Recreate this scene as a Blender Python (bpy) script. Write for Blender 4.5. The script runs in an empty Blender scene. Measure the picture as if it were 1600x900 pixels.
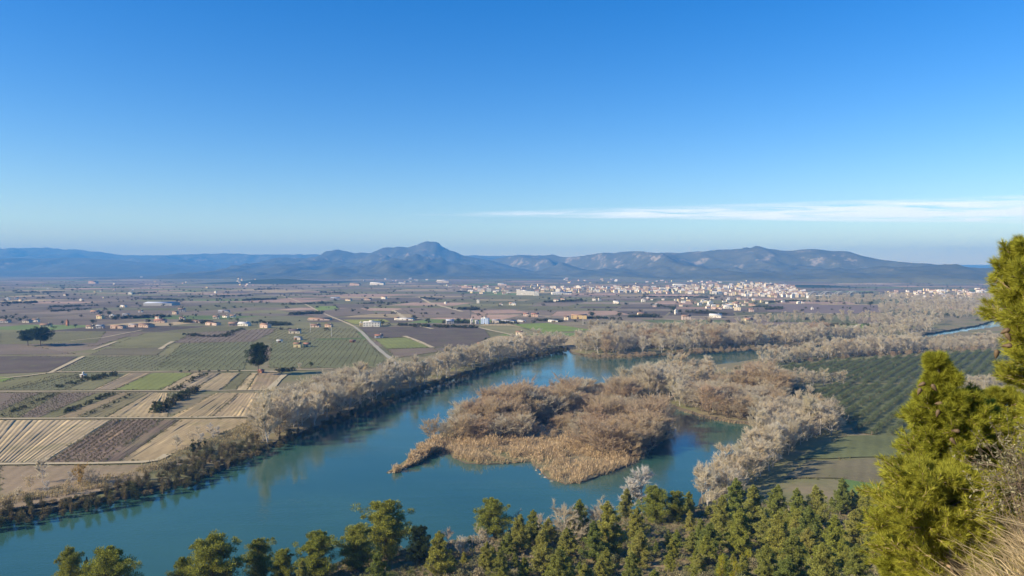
import bpy, math, random
import numpy as np
from mathutils import Vector
from mathutils.geometry import delaunay_2d_cdt

random.seed(7)
RNG = np.random.default_rng(11)
scene = bpy.context.scene
COL = scene.collection
R = math.radians

# ------------------------------------------------------------------ camera, sky, sun, exposure
CAM_H, FPX = 80.0, 1150.0
PITCH = math.atan(30.0 / FPX)
cam = bpy.data.cameras.new('camera')
cam.sensor_width = 36.0
cam.lens = 36.0 * FPX / 1600.0
cam.clip_start, cam.clip_end = 0.1, 90000
cam_o = bpy.data.objects.new('camera', cam)
COL.objects.link(cam_o)
cam_o.location = (0, 0, CAM_H)
cam_o.rotation_euler = (math.pi / 2 - PITCH, 0, 0)
scene.camera = cam_o

SUN_EL, SUN_AZ = R(28), R(249)          # azimuth clockwise from +Y: from the left, a little behind the camera
SKY_STRENGTH, SUN_STRENGTH = 0.106, 5.0
world = bpy.data.worlds.new('World')
scene.world = world
world.use_nodes = True
wn, wl = world.node_tree.nodes, world.node_tree.links
wn.clear()
wout = wn.new('ShaderNodeOutputWorld')
wbg = wn.new('ShaderNodeBackground')
wbg.inputs[1].default_value = SKY_STRENGTH
sky = wn.new('ShaderNodeTexSky')
sky.sky_type = 'NISHITA'
sky.sun_disc = False
sky.sun_elevation = SUN_EL
sky.sun_rotation = SUN_AZ
sky.altitude = 100
sky.air_density = 1.0
sky.dust_density = 0.2
sky.ozone_density = 3.0
# thin streaks of high cloud: a layer seen in perspective (direction / height), one long band of it
wtc = wn.new('ShaderNodeTexCoord')
wsep = wn.new('ShaderNodeSeparateXYZ')
wl.new(wtc.outputs['Generated'], wsep.inputs[0])
def wm(op, a, b=None, c=None):
    n = wn.new('ShaderNodeMath'); n.operation = op
    for i, v in enumerate((a, b, c)):
        if v is None: continue
        if isinstance(v, (int, float)): n.inputs[i].default_value = v
        else: wl.new(v, n.inputs[i])
    return n.outputs[0]
zc = wm('MAXIMUM', wsep.outputs[2], 0.02)
lx, ly = wm('DIVIDE', wsep.outputs[0], zc), wm('DIVIDE', wsep.outputs[1], zc)
wcomb = wn.new('ShaderNodeCombineXYZ')
wl.new(wm('MULTIPLY', lx, 0.5), wcomb.inputs[0]); wl.new(wm('MULTIPLY', ly, 0.9), wcomb.inputs[1])
wno = wn.new('ShaderNodeTexNoise'); wno.inputs['Scale'].default_value = 0.9
wno.inputs['Detail'].default_value = 9; wno.inputs['Roughness'].default_value = 0.68; wno.inputs['Distortion'].default_value = 0.5
wl.new(wcomb.outputs[0], wno.inputs['Vector'])
# the band runs across the layer, widening to the right
cen = wm('MULTIPLY_ADD', lx, -0.09, 13.5)
wid = wm('MULTIPLY_ADD', wm('MAXIMUM', wm('ADD', lx, 1.5), 0.0), 0.30, 0.5)
dist = wm('DIVIDE', wm('ABSOLUTE', wm('SUBTRACT', ly, cen)), wid)
band = wm('SUBTRACT', 1.0, wm('MINIMUM', dist, 1.0))
lxr = wn.new('ShaderNodeMapRange'); lxr.inputs[1].default_value = -2.0; lxr.inputs[2].default_value = 5.5
wl.new(lx, lxr.inputs[0])
cmask = wm('MULTIPLY', wm('MULTIPLY', band, lxr.outputs[0]), wm('MAXIMUM', wm('MULTIPLY_ADD', wno.outputs['Fac'], 4.2, -1.6), 0.0))
cmask = wm('MINIMUM', wm('MULTIPLY', cmask, 2.3), 0.72)
whs = wn.new('ShaderNodeHueSaturation')
whs.inputs['Saturation'].default_value = 1.44
whs.inputs['Hue'].default_value = 0.513
wl.new(sky.outputs[0], whs.inputs['Color'])
wmix = wn.new('ShaderNodeMixRGB')
wmix.inputs[2].default_value = (8.2, 8.4, 9.0, 1)
wl.new(cmask, wmix.inputs[0]); wl.new(whs.outputs[0], wmix.inputs[1])
wl.new(wmix.outputs[0], wbg.inputs[0]); wl.new(wbg.outputs[0], wout.inputs[0])

sun = bpy.data.lights.new('sun', 'SUN')
sun.energy = SUN_STRENGTH
sun.angle = R(0.53)
sun.color = (1.0, 0.87, 0.66)
sun_o = bpy.data.objects.new('sun', sun)
COL.objects.link(sun_o)
to_sun = Vector((math.sin(SUN_AZ) * math.cos(SUN_EL), math.cos(SUN_AZ) * math.cos(SUN_EL), math.sin(SUN_EL)))
sun_o.rotation_euler = (-to_sun).to_track_quat('-Z', 'Y').to_euler()
sun_o.location = to_sun * 500 + Vector((0, 0, 80))
vs = scene.view_settings
vs.view_transform = 'Standard'; vs.look = 'None'; vs.gamma = 1.0; vs.exposure = 0.74; vs.use_curve_mapping = False
scene.render.engine = 'CYCLES'
scene.cycles.max_bounces = 5
scene.cycles.diffuse_bounces = 2
scene.cycles.glossy_bounces = 2
scene.cycles.transmission_bounces = 2
scene.cycles.transparent_max_bounces = 4
scene.cycles.volume_bounces = 0
scene.cycles.caustics_reflective = False
scene.cycles.caustics_refractive = False
scene.cycles.use_denoising = True

# ------------------------------------------------------------------ where a point of the plain lies
cp, sp = math.cos(PITCH), math.sin(PITCH)
def ray(u, v):
    r, d = (u - 800) / FPX, (v - 450) / FPX
    return (r, cp - d * sp, -sp - d * cp)
def G(u, v, z=0.0):                       # ground point seen in direction (u, v)
    d = ray(u, v); t = (z - CAM_H) / d[2]
    return (d[0] * t, d[1] * t)
def AT(u, v, D):                          # point at distance D along the view direction
    d = ray(u, v); t = D / d[1]
    return (d[0] * t, D, CAM_H + d[2] * t)
def PX(x, y, z=0):                        # back to picture coordinates (used for ordering in labels only)
    q = y * cp - (z - CAM_H) * sp
    return 800 + FPX * x / q

def in_poly(x, y, poly):
    x, y = np.asarray(x, float), np.asarray(y, float)
    res = np.zeros(x.shape, bool)
    n = len(poly)
    for i in range(n):
        x0, y0 = poly[i]; x1, y1 = poly[(i + 1) % n]
        c = ((y0 > y) != (y1 > y)) & (x < (x1 - x0) * (y - y0) / ((y1 - y0) or 1e-9) + x0)
        res ^= c
    return res

# value noise
_PERM = np.random.default_rng(5).random((256, 256))
def vnoise(x, y):
    xi, yi = np.floor(x).astype(int), np.floor(y).astype(int)
    fx, fy = x - xi, y - yi
    fx, fy = fx * fx * (3 - 2 * fx), fy * fy * (3 - 2 * fy)
    g = lambda a, b: _PERM[a & 255, b & 255]
    return (g(xi, yi) * (1 - fx) + g(xi + 1, yi) * fx) * (1 - fy) + (g(xi, yi + 1) * (1 - fx) + g(xi + 1, yi + 1) * fx) * fy
def fbm(x, y, o=5, gain=0.5):
    s, a, t = 0, 1.0, 0
    for i in range(o):
        s = s + a * vnoise(x * 2 ** i + 17.3 * i, y * 2 ** i + 5.1 * i); t += a; a *= gain
    return s / t
def ridged(x, y, o=5):
    s, a, t = 0, 1.0, 0
    for i in range(o):
        s = s + a * (1 - np.abs(2 * vnoise(x * 2 ** i + 31.7 * i, y * 2 ** i + 9.2 * i) - 1)); t += a; a *= 0.5
    return s / t

# near hillside: foot line and profile
FX = [-400, -300, -160, -100, -70, -37, 0, 40, 80, 150, 300]
FY = [110, 140, 166, 182, 190, 211, 227, 244, 257, 261, 268]
SX = [-30, 0, 5, 10, 40, 80, 110, 150, 190, 222, 228, 234, 280, 500]
SZ = [-8, -3.4, -0.5, 0.5, 4.5, 11, 19, 34.5, 55, 75, 78.3, 79.5, 86, 100]
def hz(x, y):
    x, y = np.asarray(x, float), np.asarray(y, float)
    s = np.interp(x, FX, FY) - y
    z = np.interp(s, SX, SZ)
    w = np.clip((s - 8) / 40, 0, 1) * np.clip((y - 12) / 30, 0, 1)
    z = z + w * (4.0 * (fbm(x / 28, y / 28, 4) - 0.5) + 2.2 * (fbm(x / 7 + 9, y / 7, 3) - 0.5))
    z = z + 2.6 * np.exp(-((x - 4.8) / 2.6) ** 2 - ((y - 4.6) / 3.0) ** 2)     # the spur the dry grass grows on
    return z

# ------------------------------------------------------------------ scene helpers
def tag(o, label=None, cat=None, group=None, kind=None):
    if label: o['label'] = label
    if cat: o['category'] = cat
    if group: o['group'] = group
    if kind: o['kind'] = kind
    return o
def obj(name, mesh, parent=None, loc=None):
    o = bpy.data.objects.new(name, mesh)
    COL.objects.link(o)
    if parent is not None: o.parent = parent
    if loc is not None: o.location = loc
    return o
def mesh_np(name, V, Fa, mats=(), mi=None, smooth=False):
    """triangles or quads given as an (m,3)/(m,4) array, or a list of such arrays"""
    V = np.asarray(V, np.float32).reshape(-1, 3)
    groups = Fa if isinstance(Fa, list) else [Fa]
    groups = [np.asarray(g, np.int32) for g in groups if len(g)]
    me = bpy.data.meshes.new(name)
    me.vertices.add(len(V)); me.vertices.foreach_set('co', V.ravel())
    nl = sum(g.size for g in groups); nf = sum(len(g) for g in groups)
    me.loops.add(nl); me.polygons.add(nf)
    me.loops.foreach_set('vertex_index', np.concatenate([g.ravel() for g in groups]))
    tot = np.concatenate([np.full(len(g), g.shape[1], np.int32) for g in groups])
    st = np.concatenate([[0], np.cumsum(tot)[:-1]]).astype(np.int32)
    me.polygons.foreach_set('loop_start', st)
    for m in mats: me.materials.append(m)
    if mi is not None: me.polygons.foreach_set('material_index', np.asarray(mi, np.int32))
    if smooth: me.polygons.foreach_set('use_smooth', np.ones(nf, bool))
    me.update(calc_edges=True)
    return me
def join_np(parts):
    """parts: list of (V, F) with equal face size -> one (V, F)"""
    vs_, fs_, o = [], [], 0
    for V, Fa in parts:
        vs_.append(V); fs_.append(np.asarray(Fa) + o); o += len(V)
    return np.concatenate(vs_), np.concatenate(fs_)
BOXF = np.array([[0, 3, 2, 1], [4, 5, 6, 7], [0, 1, 5, 4], [1, 2, 6, 5], [2, 3, 7, 6], [3, 0, 4, 7]])
def box(x0, x1, y0, y1, z0, z1):
    return np.array([[x0, y0, z0], [x1, y0, z0], [x1, y1, z0], [x0, y1, z0], [x0, y0, z1], [x1, y0, z1], [x1, y1, z1], [x0, y1, z1]], float), BOXF
def perp(D, rng):
    a = rng.normal(size=D.shape)
    s = np.cross(D, a)
    return s / (np.linalg.norm(s, axis=1, keepdims=True) + 1e-9)
def unit(D):
    return D / (np.linalg.norm(D, axis=-1, keepdims=True) + 1e-9)
def spikes(P0, P1, w, rng):
    """one thin triangle for each segment"""
    n = len(P0); s = perp(P1 - P0, rng) * (np.asarray(w).reshape(-1, 1) * 0.5)
    V = np.stack([P0 - s, P0 + s, P1], 1).reshape(-1, 3)
    return V, np.arange(3 * n).reshape(-1, 3)
def blades(P0, P1, w, rng):
    """one slim diamond (2 triangles) for each segment, widest in the middle"""
    n = len(P0); s = perp(P1 - P0, rng) * (np.asarray(w).reshape(-1, 1) * 0.5); M = P0 + (P1 - P0) * 0.45
    V = np.stack([P0, M - s, P1, M + s], 1).reshape(-1, 3)
    b = np.arange(n) * 4
    Fa = np.concatenate([np.stack([b, b + 1, b + 2], 1), np.stack([b, b + 2, b + 3], 1)])
    return V, Fa
def tubes(P0, P1, r0, r1, k=5):
    """open tapered prisms, as triangles"""
    P0, P1 = np.asarray(P0, float), np.asarray(P1, float)
    n = len(P0); d = unit(P1 - P0)
    a = np.where(np.abs(d[:, 2:3]) < 0.9, np.array([[0, 0, 1.0]]), np.array([[1.0, 0, 0]]))
    u = unit(np.cross(d, a)); v = np.cross(d, u)
    t = np.arange(k) * 2 * math.pi / k
    ring = np.cos(t)[None, :, None] * u[:, None, :] + np.sin(t)[None, :, None] * v[:, None, :]
    V = np.concatenate([P0[:, None] + ring * np.asarray(r0).reshape(-1, 1, 1), P1[:, None] + ring * np.asarray(r1).reshape(-1, 1, 1)], 1)
    fs_ = []
    for i in range(k):
        j = (i + 1) % k
        fs_ += [[i, j, k + j], [i, k + j, k + i]]
    Fa = (np.arange(n) * 2 * k)[:, None, None] + np.array(fs_)[None]
    return V.reshape(-1, 3), Fa.reshape(-1, 3)

# ------------------------------------------------------------------ materials
def newmat(name):
    m = bpy.data.materials.new(name); m.use_nodes = True
    nt = m.node_tree; nt.nodes.clear()
    out = nt.nodes.new('ShaderNodeOutputMaterial')
    return m, nt, out
def node(nt, typ, **kw):
    n = nt.nodes.new(typ)
    for k, v in kw.items():
        if k in n.inputs: n.inputs[k].default_value = v
        else: setattr(n, k, v)
    return n
def ramp(nt, fac, cols):
    r = nt.nodes.new('ShaderNodeValToRGB')
    el = r.color_ramp.elements
    while len(el) < len(cols): el.new(0.5)
    for e, (p, c) in zip(el, cols):
        e.position = p; e.color = (*c, 1)
    nt.links.new(fac, r.inputs[0])
    return r.outputs[0]
def mixc(nt, fac, a, b, mode='MIX'):
    m = nt.nodes.new('ShaderNodeMixRGB'); m.blend_type = mode
    for i, v in zip((0, 1, 2), (fac, a, b)):
        if isinstance(v, (int, float)): m.inputs[i].default_value = v
        elif isinstance(v, tuple): m.inputs[i].default_value = (*v, 1)
        else: nt.links.new(v, m.inputs[i])
    return m.outputs[0]
def noise(nt, scale, detail=3, vec=None, rough=0.55):
    n = node(nt, 'ShaderNodeTexNoise', Scale=scale, Detail=detail, Roughness=rough)
    if vec is not None: nt.links.new(vec, n.inputs['Vector'])
    return n.outputs['Fac']
def coords(nt, stretch=None, kind='Object'):
    tc = nt.nodes.new('ShaderNodeTexCoord')
    if stretch is None: return tc.outputs[kind]
    mp = nt.nodes.new('ShaderNodeMapping'); mp.inputs['Scale'].default_value = stretch
    nt.links.new(tc.outputs[kind], mp.inputs[0])
    return mp.outputs[0]
def principled(nt, out, color, rough=0.8, spec=0.3, **kw):
    b = nt.nodes.new('ShaderNodeBsdfPrincipled')
    if isinstance(color, tuple): b.inputs['Base Color'].default_value = (*color, 1)
    else: nt.links.new(color, b.inputs['Base Color'])
    b.inputs['Roughness'].default_value = rough
    b.inputs['Specular IOR Level'].default_value = spec
    nt.links.new(b.outputs[0], out.inputs[0])
    return b
def foliage(name, cols, transl=0.3, island=0.35, rough=0.6):
    """colour varies from plant to plant (object random) and from leaf to leaf"""
    m, nt, out = newmat(name)
    oi = nt.nodes.new('ShaderNodeObjectInfo')
    ge = nt.nodes.new('ShaderNodeNewGeometry')
    if len(cols) == 1: cols = [cols[0], tuple(q * 0.9 for q in cols[0])]
    n = len(cols)
    c = ramp(nt, oi.outputs['Random'], [(i / max(1, n - 1), q) for i, q in enumerate(cols)])
    v = nt.nodes.new('ShaderNodeMapRange'); v.inputs[3].default_value = 1 - island; v.inputs[4].default_value = 1 + island
    nt.links.new(ge.outputs['Random Per Island'], v.inputs[0])
    c = mixc(nt, 1.0, c, v.outputs[0], 'MULTIPLY')
    d = node(nt, 'ShaderNodeBsdfDiffuse'); nt.links.new(c, d.inputs[0])
    t = node(nt, 'ShaderNodeBsdfTranslucent'); nt.links.new(c, t.inputs[0])
    mx = nt.nodes.new('ShaderNodeMixShader'); mx.inputs[0].default_value = transl
    nt.links.new(d.outputs[0], mx.inputs[1]); nt.links.new(t.outputs[0], mx.inputs[2])
    nt.links.new(mx.outputs[0], out.inputs[0])
    return m
def plain(name, color, rough=0.8, spec=0.3, var=0.18, scale=3.0):
    m, nt, out = newmat(name)
    f = noise(nt, scale, 4, coords(nt))
    c = mixc(nt, f, tuple(q * (1 - var) for q in color), tuple(min(1, q * (1 + var)) for q in color))
    principled(nt, out, c, rough, spec)
    return m
M = {}
M['bark'] = plain('bark', (0.20, 0.15, 0.11))
M['pale_bark'] = plain('pale_bark', (0.48, 0.44, 0.38))
M['dark_bark'] = plain('dark_bark', (0.11, 0.085, 0.07))
M['twig_pale'] = foliage('twig_pale', [(0.71, 0.62, 0.44), (0.75, 0.68, 0.53), (0.70, 0.58, 0.38), (0.65, 0.58, 0.46)], 0.5, 0.3)
M['twig_tan'] = foliage('twig_tan', [(0.64, 0.56, 0.40), (0.70, 0.63, 0.47), (0.60, 0.51, 0.37), (0.66, 0.59, 0.40)], 0.5, 0.3)
M['twig_rust'] = foliage('twig_rust', [(0.58, 0.45, 0.29), (0.62, 0.51, 0.34), (0.54, 0.40, 0.26), (0.60, 0.48, 0.29)], 0.48, 0.3)
M['twig_white'] = foliage('twig_white', [(0.68, 0.64, 0.56), (0.62, 0.58, 0.52)], 0.2, 0.25)
M['yellow_leaf'] = foliage('yellow_leaf', [(0.50, 0.36, 0.10), (0.46, 0.28, 0.10)], 0.4, 0.35)
M['thicket'] = foliage('thicket', [(0.10, 0.10, 0.045), (0.20, 0.16, 0.09), (0.08, 0.09, 0.04), (0.28, 0.22, 0.12), (0.12, 0.12, 0.05)], 0.2, 0.4)
M['pine_young'] = foliage('pine_young', [(0.29, 0.315, 0.06), (0.36, 0.35, 0.085), (0.20, 0.245, 0.065), (0.38, 0.36, 0.10), (0.26, 0.30, 0.07)], 0.3, 0.4)
M['pine_mature'] = foliage('pine_mature', [(0.23, 0.255, 0.046), (0.28, 0.29, 0.055), (0.19, 0.22, 0.046)], 0.25, 0.4)
M['pine_dark'] = foliage('pine_dark', [(0.045, 0.065, 0.025), (0.06, 0.08, 0.032)], 0.2, 0.4)
M['near_needle'] = foliage('near_needle', [(0.33, 0.345, 0.045), (0.38, 0.375, 0.055)], 0.45, 0.6)
M['hedge'] = foliage('hedge', [(0.06, 0.08, 0.03), (0.11, 0.10, 0.05), (0.08, 0.10, 0.035), (0.14, 0.12, 0.07), (0.07, 0.085, 0.03)], 0.2, 0.4)
M['olive'] = foliage('olive', [(0.105, 0.135, 0.065), (0.13, 0.155, 0.085), (0.085, 0.115, 0.055), (0.115, 0.14, 0.065)], 0.2, 0.4)
M['scrub'] = foliage('scrub', [(0.21, 0.22, 0.10), (0.30, 0.26, 0.15), (0.16, 0.185, 0.07), (0.38, 0.31, 0.20), (0.19, 0.21, 0.085), (0.26, 0.25, 0.15)], 0.25, 0.4)
M['yellow_shrub'] = foliage('yellow_shrub', [(0.36, 0.33, 0.03)], 0.4, 0.4)
M['reed'] = foliage('reed', [(0.51, 0.385, 0.225), (0.54, 0.41, 0.245)], 0.3, 0.4)
M['dry_bank'] = foliage('dry_bank', [(0.42, 0.34, 0.18), (0.38, 0.31, 0.17)], 0.3, 0.5)
M['dry_grass'] = foliage('dry_grass', [(0.60, 0.49, 0.30), (0.56, 0.44, 0.25)], 0.35, 0.4)
M['grass_green'] = foliage('grass_green', [(0.30, 0.29, 0.07)], 0.35, 0.4)
M['vine'] = foliage('vine', [(0.15, 0.12, 0.09), (0.19, 0.16, 0.09), (0.13, 0.13, 0.06)], 0.15, 0.35)
M['near_bark'] = plain('near_bark', (0.36, 0.26, 0.17), .8, .2, .3, 40)
M['cone'] = plain('cone', (0.115, 0.08, 0.045), 0.6, 0.3, 0.3, 60)
M['rock'] = plain('rock', (0.30, 0.27, 0.22), 0.9, 0.2, 0.3, 2)
M['pole'] = plain('pole', (0.25, 0.21, 0.17))
M['pale_pole'] = plain('pale_pole', (0.55, 0.53, 0.48))
M['metal_white'] = plain('metal_white', (0.75, 0.76, 0.78), 0.5)
M['glass'] = plain('glass', (0.035, 0.04, 0.05), 0.15, 0.5)
M['door'] = plain('door', (0.16, 0.09, 0.05))
M['bridge'] = plain('bridge', (0.62, 0.60, 0.54))
WALL = {'white': (0.76, 0.71, 0.60), 'cream': (0.68, 0.58, 0.42), 'yellow': (0.66, 0.55, 0.30), 'salmon': (0.54, 0.39, 0.29), 'pink': (0.60, 0.46, 0.37),
        'grey': (0.42, 0.40, 0.37), 'tan': (0.50, 0.40, 0.28), 'brick': (0.42, 0.19, 0.11), 'blue': (0.42, 0.52, 0.68), 'stone': (0.46, 0.41, 0.34), 'ochre': (0.58, 0.42, 0.20)}
ROOF = {'red': (0.32, 0.16, 0.11), 'brown': (0.25, 0.16, 0.11), 'orange': (0.37, 0.225, 0.145), 'grey': (0.33, 0.33, 0.34), 'pale': (0.62, 0.60, 0.56), 'blue': (0.42, 0.46, 0.54), 'dark': (0.12, 0.10, 0.10)}
for k, v in WALL.items(): M['wall_' + k] = plain('wall_' + k, v, 0.85, 0.2, 0.12, 0.8)
for k, v in ROOF.items(): M['roof_' + k] = plain('roof_' + k, v, 0.85, 0.2, 0.25, 1.2)

# ground: dry grass, olive weeds and bare earth
m, nt, out = newmat('ground'); M['ground'] = m
c = coords(nt)
c1 = ramp(nt, noise(nt, 0.012, 6, c), [(0.30, (0.16, 0.15, 0.08)), (0.45, (0.24, 0.20, 0.12)), (0.58, (0.18, 0.18, 0.085)), (0.72, (0.27, 0.21, 0.14))])
c1 = mixc(nt, noise(nt, 0.35, 5, c), mixc(nt, 1.0, c1, (0.72, 0.72, 0.72), 'MULTIPLY'), mixc(nt, 1.0, c1, (1.2, 1.2, 1.2), 'MULTIPLY'))
principled(nt, out, c1, 0.95, 0.1)
# fields: colour of each parcel, crop rows across it (direction in the alpha of the colour), clods
m, nt, out = newmat('field'); M['field'] = m
at = node(nt, 'ShaderNodeAttribute', attribute_name='col')
c = coords(nt)
sep = nt.nodes.new('ShaderNodeSeparateXYZ'); nt.links.new(c, sep.inputs[0])
def nm(nt, op, a, b=None):
    n = nt.nodes.new('ShaderNodeMath'); n.operation = op
    for i, v in enumerate((a, b)):
        if v is None: continue
        if isinstance(v, (int, float)): n.inputs[i].default_value = v
        else: nt.links.new(v, n.inputs[i])
    return n.outputs[0]
ang = nm(nt, 'MULTIPLY', at.outputs['Alpha'], math.pi)
srow = nm(nt, 'ADD', nm(nt, 'MULTIPLY', sep.outputs[0], nm(nt, 'SINE', ang)), nm(nt, 'MULTIPLY', sep.outputs[1], nm(nt, 'MULTIPLY', nm(nt, 'COSINE', ang), -1.0)))
wob = nm(nt, 'MULTIPLY', noise(nt, 0.05, 2, c), 3.0)
rows = nm(nt, 'SINE', nm(nt, 'MULTIPLY', nm(nt, 'ADD', srow, wob), 2 * math.pi / 5.0))
stripe = nm(nt, 'ADD', nm(nt, 'MULTIPLY', rows, 0.06), 0.96)
nz = nm(nt, 'ADD', nm(nt, 'MULTIPLY', noise(nt, 0.6, 5, c, 0.7), 0.7), nm(nt, 'MULTIPLY', noise(nt, 0.025, 4, c), 0.75))
fac = nm(nt, 'MULTIPLY', stripe, nm(nt, 'ADD', nz, 0.28))
comb = nt.nodes.new('ShaderNodeCombineXYZ')
for i in range(3): nt.links.new(fac, comb.inputs[i])
cc = mixc(nt, 1.0, at.outputs['Color'], comb.outputs[0], 'MULTIPLY')
weeds = ramp(nt, noise(nt, 0.06, 5, c, 0.65), [(0.50, (0, 0, 0)), (0.68, (1, 1, 1))])
sw = nt.nodes.new('ShaderNodeSeparateColor'); nt.links.new(weeds, sw.inputs[0])
cc = mixc(nt, nm(nt, 'MULTIPLY', sw.outputs[0], 0.35), cc, (0.17, 0.18, 0.07))
principled(nt, out, cc, 0.95, 0.1)
# dirt tracks
m, nt, out = newmat('track'); M['track'] = m
c = coords(nt)
principled(nt, out, mixc(nt, noise(nt, 0.25, 6, c, .7), (0.34, 0.29, 0.17), (0.56, 0.47, 0.31)), 0.95, 0.1)
m, nt, out = newmat('asphalt_road'); M['road'] = m
principled(nt, out, mixc(nt, noise(nt, 0.4, 5, coords(nt)), (0.30, 0.28, 0.22), (0.42, 0.39, 0.31)), 0.95, 0.1)
# hillside soil
m, nt, out = newmat('hill_soil'); M['hill'] = m
c = coords(nt)
c1 = ramp(nt, noise(nt, 0.16, 6, c, 0.62), [(0.30, (0.15, 0.13, 0.065)), (0.47, (0.27, 0.20, 0.12)), (0.56, (0.20, 0.17, 0.08)), (0.70, (0.36, 0.26, 0.17))])
c1 = mixc(nt, noise(nt, 2.5, 4, c), mixc(nt, 1.0, c1, (0.65, 0.65, 0.65), 'MULTIPLY'), mixc(nt, 1.0, c1, (1.25, 1.25, 1.25), 'MULTIPLY'))
principled(nt, out, c1, 0.95, 0.1)
# mountains: maquis with limestone showing where it is steep
m, nt, out = newmat('mountain'); M['mountain'] = m
c = coords(nt)
ge = nt.nodes.new('ShaderNodeNewGeometry')
sz = nt.nodes.new('ShaderNodeSeparateXYZ'); nt.links.new(ge.outputs['True Normal'], sz.inputs[0])
steep = nm(nt, 'SUBTRACT', 0.86, sz.outputs[2])
rk = nm(nt, 'ADD', nm(nt, 'MULTIPLY', steep, 1.6), nm(nt, 'MULTIPLY', nm(nt, 'SUBTRACT', noise(nt, 0.0055, 8, c, 0.72), 0.55), 5.0))
so = nt.nodes.new('ShaderNodeSeparateXYZ'); nt.links.new(c, so.inputs[0])
rk = nm(nt, 'MULTIPLY', rk, nm(nt, 'MINIMUM', nm(nt, 'MAXIMUM', nm(nt, 'DIVIDE', nm(nt, 'SUBTRACT', so.outputs[2], 45.0), 110.0), 0.0), 1.0))
rk = nm(nt, 'MINIMUM', nm(nt, 'MAXIMUM', rk, 0.0), 0.4)
veg = mixc(nt, noise(nt, 0.004, 6, c, 0.7), (0.024, 0.034, 0.016), (0.11, 0.105, 0.058))
veg = mixc(nt, noise(nt, 0.02, 5, c, 0.75), veg, mixc(nt, 1.0, veg, (1.7, 1.6, 1.45), 'MULTIPLY'))
principled(nt, out, mixc(nt, rk, veg, (0.55, 0.46, 0.35)), 0.95, 0.1)
m, nt, out = newmat('wooded'); M['wooded'] = m
principled(nt, out, mixc(nt, noise(nt, 0.03, 5, coords(nt), 0.7), (0.022, 0.035, 0.014), (0.06, 0.075, 0.03)), 0.95, 0.1)
# river water
m, nt, out = newmat('river_water'); M['water'] = m
c = coords(nt)
body = mixc(nt, ramp(nt, noise(nt, 0.011, 4, c), [(0.35, (0, 0, 0)), (0.65, (1, 1, 1))]), (0.027, 0.088, 0.072), (0.046, 0.120, 0.083))
body = mixc(nt, nm(nt, 'MULTIPLY', noise(nt, 0.03, 6, coords(nt, (0.5, 2.0, 1)), .68), 0.45), body, (0.030, 0.078, 0.064))
b = principled(nt, out, body, 0.06, 0.65)
b.inputs['IOR'].default_value = 1.333
nt.links.new(nm(nt, 'ADD', nm(nt, 'MULTIPLY', noise(nt, 0.02, 5, coords(nt, (0.35, 2.2, 1)), .65), 0.22), -0.03), b.inputs['Roughness'])
bp = nt.nodes.new('ShaderNodeBump'); bp.inputs['Strength'].default_value = 0.32; bp.inputs['Distance'].default_value = 0.14
wv = nm(nt, 'ADD', noise(nt, 1.1, 3, coords(nt, (0.6, 1.6, 1))), nm(nt, 'MULTIPLY', noise(nt, 0.16, 3, coords(nt, (0.5, 1.4, 1))), 1.3))
calm = ramp(nt, noise(nt, 0.014, 3, coords(nt, (0.6, 2.0, 1))), [(0.38, (0.12, 0.12, 0.12)), (0.62, (1, 1, 1))])
sc_ = nt.nodes.new('ShaderNodeSeparateColor'); nt.links.new(calm, sc_.inputs[0])
nt.links.new(nm(nt, 'MULTIPLY', wv, sc_.outputs[0]), bp.inputs['Height']); nt.links.new(bp.outputs[0], b.inputs['Normal'])

# ------------------------------------------------------------------ the river outline (world metres)
WZ = -2.5
far_bank = [(0, 815), (50, 806), (100, 796), (150, 787), (200, 774), (250, 765), (300, 751), (340, 735), (375, 716), (410, 703), (450, 687), (490, 672), (525, 657), (575, 637),
            (650, 610), (725, 585), (800, 563), (862, 551), (886, 545)]
wood_bank = [(897, 553), (930, 558), (1000, 557), (1100, 552), (1200, 545), (1300, 538), (1400, 529), (1460, 521), (1490, 516), (1525, 510), (1545, 504), (1565, 498), (1600, 493), (1700, 488)]
near_far = [(1700, 500), (1600, 507), (1540, 514), (1490, 522), (1440, 530), (1400, 536), (1300, 547), (1200, 561), (1150, 569), (1060, 580), (960, 598), (870, 614)]
island = [(800, 632), (730, 660), (690, 678), (668, 688), (664, 698), (640, 716), (624, 727), (608, 738), (625, 735), (645, 728), (668, 713), (684, 702), (700, 704), (708, 714),
          (730, 723), (765, 725), (800, 724), (833, 721), (842, 734), (858, 746), (870, 752), (880, 757), (910, 753), (950, 739), (990, 724), (1010, 708), (1032, 690), (1043, 670), (1038, 650), (1014, 637)]
right_bank = [(1018, 628), (1040, 632), (1065, 641), (1105, 654), (1150, 661), (1180, 664), (1189, 672), (1176, 694), (1162, 716), (1142, 738), (1122, 757), (1100, 782), (1085, 803)]
WATER = [(-430, -100), (-300, 50), (-216, 166)] + [G(u, v, WZ) for u, v in far_bank + wood_bank + near_far + island + right_bank] + [(52, 215), (34, 140), (-60, 100), (-200, -50), (-430, -260)]
def subdiv(poly, step):
    o = []
    for i in range(len(poly)):
        a, b = poly[i], poly[(i + 1) % len(poly)]
        L = math.dist(a, b); n = max(1, min(40, int(L / step)))
        for k in range(n):
            t = k / n
            o.append((a[0] + (b[0] - a[0]) * t, a[1] + (b[1] - a[1]) * t))
    return o
_w = subdiv(WATER, 6.0)
WATER_F = []
for i, (x, y) in enumerate(_w):
    j = 1.1 if y < 900 else 2.5
    WATER_F.append((x + j * (2 * float(vnoise(np.array(x / 5.0), np.array(y / 5.0))) - 1), y + j * 1.6 * (2 * float(vnoise(np.array(x / 5.0 + 60), np.array(y / 5.0))) - 1)))
ISL = [G(u, v, WZ) for u, v in [(870, 614)] + island + [(1018, 628), (980, 606)]]
def is_water(x, y): return in_poly(x, y, WATER)
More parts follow.
